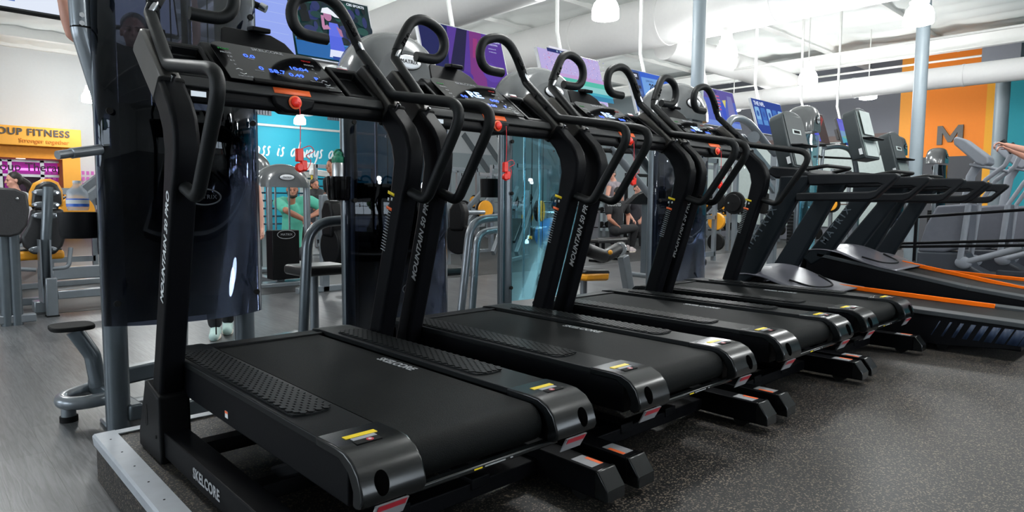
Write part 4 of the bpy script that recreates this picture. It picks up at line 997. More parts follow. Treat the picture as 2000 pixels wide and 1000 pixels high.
# white conduit and vent grilles on the teal wall
p0, p1 = ony(497, 242, 22.9), ony(760, 262, 22.9)
tag(obj('wall_conduit', B().tube([(p0.x - 3, 22.9, p0.z), (p1.x, 22.9, p0.z)], .05, 8), M_wpipe), 'white conduit running above the script lettering', 'conduit')
for px, lb in ((510, 'white slatted grille at the left above the teal wall lettering'), (658, 'white slatted grille at the right above the teal wall lettering')):
    c = ony(px, 217 if px < 600 else 229, 22.9); g = B()
    for k in range(7): g.box((c.x - .38 + .11 * k, 22.88, c.z - .12), (c.x - .31 + .11 * k, 22.93, c.z + .12))
    tag(obj('vent_grille', g.box((c.x - .4, 22.93, c.z - .14), (c.x + .42, 22.97, c.z + .14)), M_wgray), lb, 'grille')
# diagonal bands and brown rail on the gray walls
db = B()
for k in range(4):
    p0 = ony(905 + 34 * k, 262, 22.96); p1 = ony(985 + 34 * k, 380, 22.96); db.bar(p0, p1, .02, .30, up=(1, 0, 0))
for k in range(2):
    p0 = ony(1075 + 40 * k, 262, 22.95); p1 = ony(985 + 40 * k, 370, 22.95); db.bar(p0, p1, .02, .26, up=(1, 0, 0))
struct('trim_4', db, mat('gray_wall_band', s2l(110, 116, 120), .6))
bb = B(); a, b_ = onx(1300, 289, 21.95), onx(1745, 312, 21.95)
bb.box((21.9, b_.y, a.z - .18), (21.98, a.y, a.z + .02))
struct('trim_5', bb, mat('brown_timber_rail', s2l(96, 78, 74), .5))
wb = B(); wb.box((21.93, b_.y, .3), (21.98, a.y, a.z - .18)); struct('trim_6', wb, mat('pale_mirror_panel', s2l(178, 190, 188), .35))
# wall bars and racks in front of the teal wall
t = thing('wall_bar_rack', 'white uprights with black bars in front of the teal wall', 'rack', (0, 0, 0))
Yw = 21.
for px in (522, 590, 640):
    pass
for px in (500, 598, 662):
    c = ony(px, 320, Yw); top = ony(px, 318, Yw).z
    u = obj('rack_upright', B().box((c.x - .22, Yw - .15, LOW), (c.x + .22, Yw + .15, top)), M_wpipe, t, bevel=.02)
    obj('rack_arm', B().bar((c.x, Yw - .3, top - .35), (c.x + .75, Yw - .35, top - .42), .2, .22), M_wpipe, u, bevel=.02)
b = B(); a, c = ony(495, 330, Yw), ony(700, 335, Yw)
for k in range(8): b.cyl((a.x, Yw - .2, a.z - .28 * k), (c.x, Yw - .2, a.z - .28 * k), .03, 8)
obj('rack_bar', b, mat('dark_teal_bar', s2l(20, 70, 90), .4), t)
obj('yellow_band', B().cyl(ony(609, 333, Yw - .3), ony(609, 400, Yw - .3), .04, 8), M_yellow, t)

# ------------------------------------------------------------------ seated back machine at the left
Y0 = 5.9
P = lambda x, y, yy=Y0: ony(x, y, yy)
t = thing('seated_exercise_machine', 'weight machine with yellow edged black seat and rounded back pads', 'weight machine', (0, 0, 0))
def padpoly(name, pts, y0, y1, m, par, bv=.03):
    q = [P(*p) for p in pts]; return obj(name, B().prism([(v.x, v.z) for v in q], y0, y1, axis='y'), m, par, bevel=bv, segs=3)
up_o = [(54, 404), (56, 375), (64, 358), (80, 350), (97, 349), (113, 356), (122, 372), (124, 404)]
padpoly('headrest_yellow_edge', up_o, 5.86, 5.93, M_upyel, t)
padpoly('headrest_pad', [(59, 402), (61, 378), (68, 363), (82, 355), (97, 354), (109, 361), (117, 375), (119, 402)], 5.80, 5.86, M_uphol, t)
padpoly('backrest_pad', [(60, 408), (122, 408), (120, 430), (128, 455), (120, 480), (105, 496), (62, 496), (45, 482), (38, 462), (52, 440)], 5.80, 5.92, M_uphol, t)
padpoly('seat_yellow_edge', [(18, 492), (126, 488), (128, 505), (20, 511)], 5.9, 6.3, M_upyel, t)
padpoly('seat_top', [(26, 487), (122, 484), (122, 491), (24, 494)], 5.92, 6.28, M_uphol, t, .015)
b = B(); q0, q1, q2 = P(94, 366, 5.75), P(92, 420, 5.72), P(86, 545, 5.78); b.tube([q0, q1, q2], .048, 18)
obj('back_post', b, M_mdark, t)
for px, py in ((90, 376), (90, 400), (90, 421), (84, 487)):
    c = P(px, py, 5.79); br = obj('mount_bracket', B().ell(c, (.125, .012, .038), 20, 8), M_mgray, t)
    obj('bracket_bolt', B().cyl(c + Vector((-.095, -.01, 0)), c + Vector((-.095, -.022, 0)), .014, 8).cyl(c + Vector((.095, -.01, 0)), c + Vector((.095, -.022, 0)), .014, 8), M_steel, br)
b = B(); 
for px in (76, 96): q0, q1 = P(px, 468, 5.72), P(px, 560, 5.72); b.box((q0.x - .008, 5.66, q1.z), (q0.x + .008, 5.82, q0.z))
obj('steel_fork', b, M_mgray, t)
q0 = P(98, 542, 5.7); obj('front_stub', B().box((q0.x - .05, 5.62, LOW), (q0.x + .05, 5.72, q0.z)), M_mgray, t, bevel=.01)
obj('floor_beam', B().box((q0.x + .05, 5.63, P(0, 592, 5.7).z), (q0.x + 1.2, 5.72, P(0, 575, 5.7).z)), M_mgray, t, bevel=.01)
obj('rubber_foot', B().box((q0.x - .055, 5.61, LOW), (q0.x + .055, 5.73, LOW + .015)), M_rub, t)
bent(t, 'side_grip', [P(2, 492, 5.75), P(10, 524, 5.7), P(70, 527, 5.7)], .022, M_mgray, .06)
bent(t, 'side_grip', [P(138, 484, 5.75), P(134, 522, 5.7), P(98, 525, 5.7)], .022, M_mgray, .06)
b = B(); b.box((P(52, 0).x, 5.8, LOW + .12), (P(76, 0).x, 6.1, .28)); b.box((P(0, 0).x - .3, 6.3, LOW + .05), (P(60, 0).x, 6.38, LOW + .13)); b.box((P(40, 0).x, 6.0, LOW), (P(86, 0).x, 6.2, LOW + .12)); b.box((P(100, 0).x, 6.9, LOW + .25), (P(190, 0).x + .8, 7.0, LOW + .40)); b.box((P(95, 0).x, 6.3, LOW + .12), (P(190, 0).x + .8, 6.4, LOW + .2))
obj('machine_frame', b, M_mgray, t, bevel=.01)
# perforated round shield at far left
t2 = thing('perforated_shield_machine', 'machine with a dark perforated rounded shield at the left edge', 'weight machine', (0, 0, 0))
q = [P(x, y, 5.2) for x, y in [(-40, 372), (0, 366), (30, 368), (54, 378), (58, 410), (54, 440), (40, 458), (20, 463), (-10, 462), (-40, 450)]]
obj('perforated_shield', B().prism([(v.x, v.z) for v in q], 5.2, 5.26, axis='y'), mat('perforated_dark_plastic', (.02, .02, .022), .5, bump=.8, bscale=60), t2, bevel=.02)
obj('shield_bolt', B().ell(P(34, 388, 5.19), (.014, .008, .014), 10, 6), M_steel, t2)
b = B()
for px in (6, 26): c = P(px, 470, 5.3); b.cyl((c.x, 5.32, LOW), (c.x, 5.32, c.z + .1), .05, 16)
obj('shield_post', b, M_mdark, t2)
b = B(); b.box((P(-40, 0, 5.3).x, 5.28, LOW + .02), (P(40, 0, 5.3).x, 5.38, LOW + .10)); obj('shield_base', b, M_mgray, t2, bevel=.01)
# water bottle on the cup holder of the nearest machine
def bottle(name, label, loc, prof, m, extra=None):
    t = thing(name, label, 'bottle', loc); obj('bottle_body', B().lathe(prof, seg=28), m, t)
    return t
M_pet = mat('clear_plastic_bottle', s2l(205, 212, 218), .15); M_pet.node_tree.nodes['Principled BSDF'].inputs['Alpha'].default_value = .45
wbp = (-.53, 1.55, .950)
t = bottle('water_bottle', 'clear plastic water bottle with blue label on the left cup holder', (wbp[0], wbp[1], wbp[2] + .004), [(0, 0), (.045, 0), (.05, .012), (.05, .085), (.046, .10), (.02, .128), (.018, .14)], M_pet)
obj('bottle_label', B().lathe([(.0505, .02), (.0515, .02), (.0515, .062), (.0505, .062)]), mat('blue_bottle_label', s2l(40, 100, 200), .4), t)
obj('label_white_band', B().lathe([(.0520, .035), (.0522, .035), (.0522, .055), (.0520, .055)], seg=28), M_white, t)
obj('bottle_cap', B().lathe([(0, .14), (.019, .14), (.019, .155), (0, .156)]), M_white, t)
c = ony(656, 345, 1.81)
t = thing('steel_bottle', 'brushed steel flask with green lid beside the black shroud', 'bottle', (1.045, 1.68, 1.042))
obj('flask_body', B().lathe([(0, 0), (.038, 0), (.04, .01), (.04, .20), (.036, .215)]), mat('brushed_flask_steel', (.5, .5, .5), .3, metal=.9), t)
obj('flask_lid', B().lathe([(.037, .213), (.04, .22), (.04, .245), (.03, .255), (.03, .27), (.015, .285), (0, .285)]), mat('green_lid', s2l(40, 130, 100), .4), t)
obj('lid_loop', B().tube([(.0 + .03 * math.cos(a * PI / 8), 0, .265 + .03 * math.sin(a * PI / 8)) for a in range(9)], .006, 8), mat('green_lid', s2l(40, 130, 100), .4), t); t.scale = (1.2, 1.2, 1.12)
c = onz(631, 514, LOW)
t = thing('sports_bottle', 'turquoise sports bottle standing on the dark floor', 'bottle', (c.x, c.y, LOW + .004))
obj('bottle_body', B().lathe([(0, 0), (.045, 0), (.05, .01), (.05, .27), (.035, .31)]), mat('turquoise_bottle', s2l(60, 185, 195), .35), t); t.scale = (1.25, 1.25, 1.15)
obj('bottle_cap', B().lathe([(.034, .305), (.036, .35), (0, .352)]).tube([(.03 * math.cos(a * PI / 8), 0, .35 + .035 * math.sin(a * PI / 8)) for a in range(9)], .007, 8), M_rub, t)

# ------------------------------------------------------------------ people
M_skin = mat('light_skin', s2l(205, 150, 130), .5, var=.06, sss=.1)
M_skin2 = mat('tan_skin', s2l(180, 122, 98), .5, var=.06, sss=.1)
M_hair = mat('dark_brown_hair', (.018, .012, .010), .55, bump=.5, bscale=160)
M_hairg = mat('gray_hair', (.12, .11, .10), .6, bump=.5, bscale=160)
M_eye = mat('dark_eye', (.01, .01, .01), .2)
def cap(b, pts, rs):
    for i in range(len(pts) - 1): b.capsule(pts[i], pts[i + 1], rs[i], rs[i + 1])
def hand(b, w, d, n, s=1., curl=.5):
    """palm from the wrist w along d, knuckles bend towards n"""
    w = Vector(w); d = Vector(d).normalized(); n = Vector(n); n = (n - d * n.dot(d)).normalized(); x = d.cross(n)
    for k in range(4):
        o = (k - 1.5) * .020 * s; base = w + d * .085 * s + x * o
        b.capsule(w + x * o * .6 + d * .01 * s, base, .015 * s, .0115 * s)
        L = (.040, .046, .043, .034)[k] * s; a = curl
        p1 = base + (d * math.cos(a) + n * math.sin(a)) * L; p2 = p1 + (d * math.cos(a * 2.1) + n * math.sin(a * 2.1)) * L * .75; p3 = p2 + (d * math.cos(a * 3) + n * math.sin(a * 3)) * L * .5
        b.capsule(base, p1, .0100 * s, .0092 * s); b.capsule(p1, p2, .0092 * s, .0085 * s); b.capsule(p2, p3, .0085 * s, .0070 * s)
    t0 = w + d * .025 * s - x * .03 * s; t1 = t0 + (d * .7 - x * .6 + n * .4).normalized() * .045 * s; t2 = t1 + (d + n * .6).normalized() * .032 * s
    b.capsule(w + d * .015 * s - x * .01 * s, t0, .014 * s, .013 * s); b.capsule(t0, t1, .013 * s, .010 * s); b.capsule(t1, t2, .010 * s, .008 * s)
def head_geo(b, c, f, up, s=1.):
    """c = middle of the head, f = facing, up = crown"""
    c = Vector(c); f = Vector(f).normalized(); u = Vector(up); u = (u - f * u.dot(f)).normalized(); r = f.cross(u)
    R = Matrix((r, f, u)).transposed()
    V = lambda a, q, e: c + R @ Vector((a * s, q * s, e * s))
    b.ell(V(0, -.012, .028), (.074 * s, .092 * s, .088 * s), R=R); b.ell(V(0, .022, -.035), (.060 * s, .066 * s, .078 * s), R=R); b.ell(V(0, .052, -.088), (.030 * s, .026 * s, .022 * s), R=R)
    b.ell(V(0, .080, .012), (.045 * s, .014 * s, .012 * s), R=R)
    b.capsule(V(0, .088, .005), V(0, .108, -.028), .008 * s, .013 * s)
    b.ell(V(0, .086, -.062), (.024 * s, .010 * s, .006 * s), R=R); b.ell(V(0, .083, -.072), (.020 * s, .010 * s, .006 * s), R=R)
    for q in (-1, 1): b.ell(V(q * .076, -.01, -.012), (.010 * s, .018 * s, .030 * s), R=R); b.ell(V(q * .04, .055, -.03), (.022 * s, .022 * s, .022 * s), R=R)
    return V, R
def face_parts(par, V, R, s, hair=M_hair, beard=False, long=False, back=False):
    e = B()
    for q in (-1, 1): e.ell(V(q * .030, .083, -.004), (.010 * s, .005 * s, .005 * s), 12, 6, R)
    obj('eyes', e, M_eye, par)
    br = B()
    for q in (-1, 1): br.capsule(V(q * .016, .092, .018), V(q * .046, .080, .020), .004 * s, .003 * s, 8)
    obj('eyebrows', br, hair, par)
    h = B(); h.ell(V(0, -.022, .044), (.082 * s, .092 * s, .083 * s), R=R); h.ell(V(0, -.055, .0), (.074 * s, .058 * s, .085 * s), R=R)
    if long: h.capsule(V(0, -.09, .02), V(0, -.17, -.06), .04 * s, .05 * s); h.capsule(V(0, -.17, -.06), V(0, -.20, -.17), .05 * s, .03 * s)
    obj('hair', h, hair, par, remesh=.011 * s)
    if beard:
        h = B(); h.ell(V(0, .045, -.088), (.050 * s, .042 * s, .038 * s), R=R)
        for q in (-1, 1): h.capsule(V(q * .066, .015, -.03), V(q * .045, .05, -.085), .014 * s, .024 * s)
        h.capsule(V(-.025, .096, -.050), V(.025, .096, -.050), .006 * s, .006 * s)
        obj('beard', h, hair, par, remesh=.010 * s)
def person(label, J, s=1., skin=M_skin, top=None, bottom=None, shoes=None, hair=M_hair, facing=(0, -1, 0), up=(0, 0, 1), sleeves=.55, beard=False, long=False, hands=True, vox=.0085, legs=True, curl=.6, hn=(0, 0, -1), headon=True, grp=None):
    """J: joints H(ead) N(eck) SL SR EL ER WL WR C(hest) P(elvis) HL HR KL KR AL AR in room coordinates"""
    t = thing('person', label, 'person', (0, 0, 0), grp)
    J = {k: Vector(v) for k, v in J.items()}; g = J.get
    b = B()
    if headon: V, R = head_geo(b, J['H'], facing, up, s); b.capsule(J['H'] - Vector(up) * .05 * s, J['N'], .052 * s, .060 * s)
    if 'SL' in J and 'P' in J:
        cap(b, [J['N'], J['C'], J['P']], [.07 * s, .125 * s, .12 * s]); b.capsule(J['SL'], J['SR'], .055 * s, .055 * s)
        b.capsule(J['SL'] * .8 + J['SR'] * .2, J['C'], .07 * s, .10 * s); b.capsule(J['SR'] * .8 + J['SL'] * .2, J['C'], .07 * s, .10 * s)
    for q in 'LR':
        if 'S' + q in J and 'E' + q in J: cap(b, [J['S' + q], J['S' + q].lerp(J['E' + q], .5), J['E' + q]], [.058 * s, .052 * s, .041 * s])
        if 'E' + q in J and 'W' + q in J:
            cap(b, [J['E' + q], J['E' + q].lerp(J['W' + q], .35), J['W' + q]], [.041 * s, .044 * s, .027 * s])
            if hands: hand(b, J['W' + q], J['W' + q] - J['E' + q], hn, s, curl)
        if legs and 'H' + q in J and 'K' + q in J: cap(b, [J['H' + q], J['H' + q].lerp(J['K' + q], .4), J['K' + q]], [.085 * s, .080 * s, .055 * s])
        if legs and 'K' + q in J and 'A' + q in J: cap(b, [J['K' + q], J['K' + q].lerp(J['A' + q], .35), J['A' + q]], [.055 * s, .055 * s, .036 * s])
    body = obj('body', b, skin, t, remesh=vox * max(1, s))
    if headon: face_parts(t, V, R, s, hair, beard, long)
    if top:
        b = B(); e = .014 * s
        cap(b, [J['N'] + (J['C'] - J['N']) * .22, J['C'], J['P']], [.085 * s + e, .135 * s + e, .13 * s + e]); b.capsule(J['SL'], J['SR'], .062 * s + e, .062 * s + e)
        b.capsule(J['SL'] * .85 + J['SR'] * .15, J['C'], .075 * s + e, .115 * s + e); b.capsule(J['SR'] * .85 + J['SL'] * .15, J['C'], .075 * s + e, .115 * s + e)
        for q in 'LR':
            if 'E' + q in J and sleeves > 0: b.capsule(J['S' + q], J['S' + q].lerp(J['E' + q], sleeves), .066 * s + e, .060 * s + e)
        obj('shirt', b, top, t, remesh=.012 * s)
    if bottom:
        b = B(); e = .012 * s; b.capsule(J['HL'], J['HR'], .11 * s, .11 * s); b.capsule(J['P'], (J['HL'] + J['HR']) / 2, .12 * s, .12 * s)
        for q in 'LR':
            if 'K' + q in J: cap(b, [J['H' + q], J['H' + q].lerp(J['K' + q], .4), J['K' + q]], [.092 * s + e, .086 * s + e, .062 * s + e])
            if 'A' + q in J: cap(b, [J['K' + q], J['K' + q].lerp(J['A' + q], .35), J['A' + q].lerp(J['K' + q], .1)], [.062 * s + e, .058 * s + e, .046 * s + e])
        obj('trousers', b, bottom, t, remesh=.014 * s)
    if shoes:
        for q in 'LR':
            if 'A' + q in J and 'T' + q in J: shoe(t, J['A' + q], J['T' + q], s, shoes)
    return t
def shoe(par, A, T, s, m):
    A, T = Vector(A), Vector(T); d = Vector((T.x - A.x, T.y - A.y, 0)).normalized(); z = T.z
    b = B(); heel = Vector((A.x, A.y, z)) - d * .045 * s
    b.capsule(heel + Vector((0, 0, .045 * s)), heel + d * .20 * s + Vector((0, 0, .035 * s)), .045 * s, .040 * s); b.capsule(heel + Vector((0, 0, .06 * s)), A + Vector((0, 0, .0)), .042 * s, .040 * s); b.capsule(heel + d * .06 * s + Vector((0, 0, .06 * s)), heel + d * .18 * s + Vector((0, 0, .04 * s)), .042 * s, .034 * s)
    o = obj('shoe', b, m, par, remesh=.009 * s)
    x = d.cross(Vector((0, 0, 1))); b = B(); pr = []
    for k in range(24): an = 2 * PI * k / 24; pr.append(heel + d * (.085 + .138 * math.cos(an)) * s + x * .046 * s * math.sin(an))
    n = 24; b.add([p + Vector((0, 0, .002)) for p in pr] + [p + Vector((0, 0, .028 * s)) for p in pr], [tuple(range(n - 1, -1, -1)), tuple(range(n, 2 * n))] + [(i, (i + 1) % n, n + (i + 1) % n, n + i) for i in range(n)])
    obj('shoe_sole', b, mat('cream_shoe_sole', s2l(225, 215, 200), .6), o, bevel=.006)
M_blk = mat('black_cloth', (.012, .012, .014), .85, bump=.4, bscale=220)
M_green = mat('sea_green_cloth', s2l(95, 190, 165), .85, bump=.3, bscale=220)
M_wcl = mat('white_cloth', s2l(215, 215, 220), .85, bump=.3, bscale=220)
M_gcl = mat('charcoal_cloth', s2l(52, 52, 58), .85, bump=.3, bscale=220)
M_rcl = mat('dusty_rose_gray_cloth', s2l(150, 140, 146), .85, bump=.3, bscale=220)
M_shoe = mat('pale_mint_shoe', s2l(175, 200, 195), .7, bump=.3, bscale=200)
def at(px, py, Y, dy=0): return ony(px, py, Y + dy)
# man in the green shirt, leaning on his arms
Yg = 7.6
person('bearded man in a sea green shirt leaning on his crossed arms', dict(H=at(571, 370, Yg), N=at(568, 398, Yg, .1), SL=at(606, 392, Yg, .15), SR=at(544, 396, Yg, .15), C=at(572, 428, Yg, .2), P=at(568, 490, Yg, .35),
       EL=at(634, 408, Yg, -.12), WL=at(604, 424, Yg, -.38), ER=at(560, 412, Yg, -.35), WR=at(600, 432, Yg, -.42), HL=at(585, 495, Yg, .3), HR=at(553, 495, Yg, .3), KL=at(600, 500, Yg, -.2), KR=at(545, 505, Yg, -.2), AL=at(600, 540, Yg, -.2), AR=at(548, 540, Yg, -.2)),
       1.12, M_skin2, M_green, M_gcl, sleeves=.75, beard=True, facing=(-.45, -1, -.15), curl=.5)
# person behind the assisted chin machine
Yc = 2.45
person('man holding the bars of the chin machine, seen through the smoked shroud', dict(H=at(262, 62, Yc), N=(.0, 2.5, 2.0), SL=(-.19, 2.45, 1.95), SR=(.19, 2.5, 1.95), C=(0, 2.5, 1.72), P=(0, 2.5, 1.40), EL=at(142, 66, Yc, -.05), WL=at(118, -20, Yc, -.1), ER=(.36, 2.45, 2.15), WR=(.34, 2.4, 2.4),
       HL=(-.1, 2.5, 1.38), HR=(.1, 2.5, 1.38), KL=(-.12, 2.42, .95), KR=(.12, 2.42, .95), AL=(-.12, 2.65, .62), AR=(.12, 2.65, .62), TL=(-.12, 2.8, .54), TR=(.12, 2.8, .54)),
       1.0, M_skin, M_blk, M_blk, M_shoe, M_hairg, facing=(-.3, -1, -.1), sleeves=.12, curl=.9, hn=(0, -1, 0))
# standing person behind the first machine: forearm, fist and sneaker
a = onz(424, 662, LOW); a2 = onz(447, 650, LOW)
bx, by = .78, 3.05
person('person in black leggings and pale sneakers standing behind the nearest tower', dict(H=(.84, 3.42, 1.46), N=(.84, 3.46, 1.27), SL=(1.02, 3.40, 1.20), SR=(.66, 3.50, 1.20), C=(.84, 3.48, .98), P=(.84, 3.50, .70), EL=at(500, 368, 3.3), WL=at(509, 446, 3.2), ER=(.58, 3.42, .95), WR=(.62, 3.25, .75),
       HL=(.93, 3.52, .66), HR=(.75, 3.50, .66), KL=(.95, 3.50, .24), KR=(.77, 3.46, .24), AL=(.96, 3.66, LOW + .10), AR=(.79, 3.48, LOW + .10), TL=(.90, 3.50, LOW), TR=(.72, 3.32, LOW)),
       1.05, M_skin, M_blk, M_blk, M_shoe, facing=(.3, -.9, 0), sleeves=.3, curl=1.1, hn=(-1, 0, 0))
# woman at the far left
Yw_ = 9.6
person('woman with dark ponytail in a white shirt, by the perforated shield', dict(H=at(26, 352, Yw_), N=at(30, 374, Yw_), SL=at(22, 388, Yw_, -.12), SR=at(46, 384, Yw_, .12), C=at(40, 412, Yw_), P=at(46, 455, Yw_), EL=at(2, 398, Yw_, -.1), WL=at(-14, 372, Yw_, -.1), ER=at(10, 392, Yw_, .2), WR=at(-10, 368, Yw_, .15),
       HL=at(40, 465, Yw_, -.1), HR=at(50, 465, Yw_, .1), KL=at(5, 470, Yw_, -.1), KR=at(5, 470, Yw_, .15), AL=at(5, 520, Yw_, -.1), AR=at(5, 520, Yw_, .15)), 1.0, M_skin, M_wcl, M_blk, facing=(-1, -.25, -.1), long=True, sleeves=.5, hands=True)
# man in black tee on a bench, seen from behind
Yb = 7.6
mb = person('man in a black printed tee sitting on a bench with his back turned', dict(H=at(1206, 377, Yb, .1), N=at(1205, 392, Yb), SL=at(1188, 402, Yb), SR=at(1222, 400, Yb), C=at(1203, 418, Yb), P=at(1202, 446, Yb), EL=at(1190, 428, Yb, -.1), WL=at(1205, 440, Yb, -.15), ER=at(1227, 422, Yb, .05), WR=at(1226, 440, Yb, -.15),
       HL=at(1200, 450, Yb, -.1), HR=at(1206, 450, Yb, .1), KL=at(1240, 446, Yb, -.25), KR=at(1238, 444, Yb, .25), AL=at(1234, 482, Yb, -.15), AR=at(1226, 480, Yb, .25), TL=Vector(tuple(onz(1250, 490, LOW))), TR=Vector(tuple(onz(1240, 486, LOW)))),
       1.25, M_skin2, M_blk, M_blk, mat('rose_white_shoe', s2l(205, 190, 190), .6), facing=(.4, .9, 0), sleeves=.5, vox=.011)
text('shirt_print', 'UNDISPUTED', .10, M_white, mb, at(1200, 400, Yb, -.30), (1, .1, 0), (0, 0, 1))
# man in charcoal tee facing the camera
Yk = 8.9
person('man in a charcoal tee facing the camera beside the black cup', dict(H=at(1245, 368, Yk), N=at(1244, 384, Yk), SL=at(1258, 390, Yk), SR=at(1228, 393, Yk), C=at(1243, 408, Yk), P=at(1243, 440, Yk), EL=at(1263, 412, Yk, -.1), WL=at(1252, 428, Yk, -.3), ER=at(1222, 412, Yk, -.1), WR=at(1236, 428, Yk, -.3),
       HL=at(1250, 446, Yk), HR=at(1236, 446, Yk), KL=at(1253, 462, Yk, -.2), KR=at(1234, 462, Yk, -.2), AL=at(1253, 485, Yk, -.1), AR=at(1234, 485, Yk, -.1)), 1.25, M_skin, M_gcl, M_blk, facing=(-.6, -1, -.05), sleeves=.5, vox=.011)
# man with bare pink arm walking away
Yq = 9.5
person('gray haired man in a sleeveless top between two treadmill uprights', dict(H=at(1195, 340, Yq), N=at(1198, 353, Yq), SL=at(1190, 362, Yq, -.1), SR=at(1208, 362, Yq, .15), C=at(1200, 382, Yq), P=at(1200, 415, Yq), EL=at(1186, 384, Yq, -.2), WL=at(1188, 402, Yq, -.4), ER=at(1214, 384, Yq, .2), WR=at(1216, 402, Yq, .2),
       HL=at(1196, 420, Yq, -.05), HR=at(1204, 420, Yq, .05), KL=at(1196, 448, Yq, -.1), KR=at(1206, 448, Yq, .1), AL=at(1196, 476, Yq, 0), AR=at(1206, 476, Yq, .1)), 1.30, M_skin, M_rcl, M_gcl, facing=(-1, -.1, -.1), sleeves=.0, hair=M_hairg, vox=.012)
# small man in black far behind the green shirt
Ym = 12.5
person('man in a black tee sitting far back near the wall bars', dict(H=at(615, 361, Ym), N=at(617, 370, Ym), SL=at(626, 376, Ym), SR=at(610, 376, Ym), C=at(618, 388, Ym), P=at(620, 408, Ym), EL=at(632, 388, Ym, -.15), WL=at(636, 380, Ym, -.35), ER=at(606, 388, Ym, -.1), WR=at(612, 398, Ym, -.3),
       HL=at(624, 412, Ym), HR=at(616, 412, Ym), KL=at(636, 414, Ym, -.3), KR=at(610, 414, Ym, -.3), AL=at(636, 440, Ym, -.3), AR=at(610, 440, Ym, -.3)), 1.2, M_skin2, M_blk, M_gcl, facing=(.1, -1, -.1), vox=.012)
Ym = 9.4
person('dark haired man half hidden behind the steel flask', dict(H=at(647, 325, Ym), N=at(652, 345, Ym), SL=at(640, 354, Ym), SR=at(668, 352, Ym), C=at(655, 378, Ym), P=at(655, 420, Ym), EL=at(640, 380, Ym, .2), WL=at(645, 405, Ym, .2), ER=at(672, 380, Ym, .2), WR=at(668, 405, Ym, .1),
       HL=at(650, 425, Ym), HR=at(662, 425, Ym), KL=at(648, 460, Ym), KR=at(662, 460, Ym), AL=at(648, 500, Ym), AR=at(664, 500, Ym)), 1.2, M_skin2, M_blk, M_gcl, facing=(-.9, -.3, 0), vox=.012)
# arms of the elliptical user at the right edge
XE = 9.4
t = person('arms of a person using the elliptical at the right edge', dict(H=(9.4, -2.6, 1.95), N=(9.4, -2.55, 1.75), SL=(9.25, -2.5, 1.68), SR=(9.6, -2.5, 1.68), C=(9.42, -2.52, 1.45), P=(9.42, -2.5, 1.12), EL=onx(2030, 300, 9.3), WL=onx(1966, 283, 9.25), ER=onx(2030, 318, 9.55), WR=onx(1972, 292, 9.5),
       HL=(9.32, -2.5, 1.08), HR=(9.52, -2.5, 1.08), KL=(9.32, -2.15, .72), KR=(9.52, -2.3, .66), AL=(9.32, -2.3, .33), AR=(9.52, -2.5, .24)), 1.05, M_skin, mat('pink_cloth', s2l(190, 120, 130), .8), M_blk, facing=(0, 1, 0), curl=.8, hn=(0, 0, -1), vox=.0075)

# ------------------------------------------------------------------ ellipticals at the right
M_ellg = mat('light_gray_elliptical_paint', s2l(122, 126, 134), .45, spec=.25)
M_ells = mat('gray_elliptical_shroud', s2l(88, 90, 98), .5, spec=.2)
M_elld = mat('dark_elliptical_base', s2l(44, 48, 56), .5, spec=.4)
def elliptical(X, label):
    t = thing('elliptical_trainer', label, 'elliptical trainer', (X, 0, 0), 'gray ellipticals at the right')
    Q = lambda x, y, dx=0: (lambda v: (v.y, v.z))(onx(x, y, 10.4 + dx))
    X0 = 10.4
    def pr(nm, pts, a, b_, m, par=t, bv=.03): return obj(nm, B().prism([Q(*p) for p in pts], a, b_), m, par, bevel=bv, segs=3)
    pr('base_shroud', [(1797, 545), (1799, 490), (1890, 492), (1905, 520), (1945, 540), (2010, 548), (2010, 566), (1900, 560)], -.22, .22, M_elld)
    pr('upper_shroud', [(1799, 490), (1815, 440), (1837, 402), (1903, 398), (1897, 472), (1885, 484), (1850, 492)], -.20, .20, M_ells)
    pr('console_wedge', [(1868, 273), (1874, 268), (1890, 274), (1936, 308), (1937, 320), (1926, 326), (1912, 320), (1870, 284)], -.20, .20, M_ellg)
    a, b_ = Q(1918, 308), Q(1896, 345)
    obj('mast', B().tube([(0, a[0], a[1]), (0, b_[0], b_[1]), (0, Q(1880, 420)[0], Q(1880, 420)[1])], .06, 18), M_ellg, t)
    for s in (-1, 1):
        pts = [Q(*p) for p in ((1898, 322), (1945, 330), (1962, 334), (1935, 352))]
        obj('fixed_bar', B().tube(fillet([(s * .1, *pts[0]), (s * .2, *pts[1]), (s * .24, *pts[2])], .05), .022, 12), M_ellg, t)
        w = [Q(*p) for p in ((1902, 400), (1893, 460), (1885, 505))]
        obj('swing_arm', B().tube([(s * .30, *w[0]), (s * .30, *w[1]), (s * .30, *w[2])], .040, 16), M_ellg, t)
        u = [Q(*p) for p in ((1902, 400), (1935, 352), (1972, 325), (1985, 300), (1965, 278))]
        obj('arm_lever', B().tube(fillet([(s * .30, *q) for q in u], .1), .03, 14), M_ellg, t)
        k = [Q(*p) for p in ((1985, 303), (1983, 296), (1966, 278))]
        obj('lever_grip', B().tube([(s * .30, *k[0]), (s * .30, *k[1]), (s * .30, *k[2])], .036, 14), M_rail, t)
        j = Q(1892, 511); ee = Q(2005, 482)
        obj('pivot_block', B().ell((s * .30, *j), (.05, .11, .09), 20, 12), M_ellg, t)
        obj('pedal_beam', B().tube([(s * .30, *j), (s * .30, *ee)], .045, 14), M_ellg, t)
        obj('foot_pedal', B().box((s * .22, ee[0] - .3, ee[1] + .03), (s * .40, ee[0] + .05, ee[1] + .07)), M_elld, t, bevel=.02)
    obj('rear_frame', B().box((-.3, -1.9, .0), (.3, -1.8, .1)).box((-.05, -1.9, .03), (.05, -.4, .1)), M_elld, t, bevel=.01)
    return t
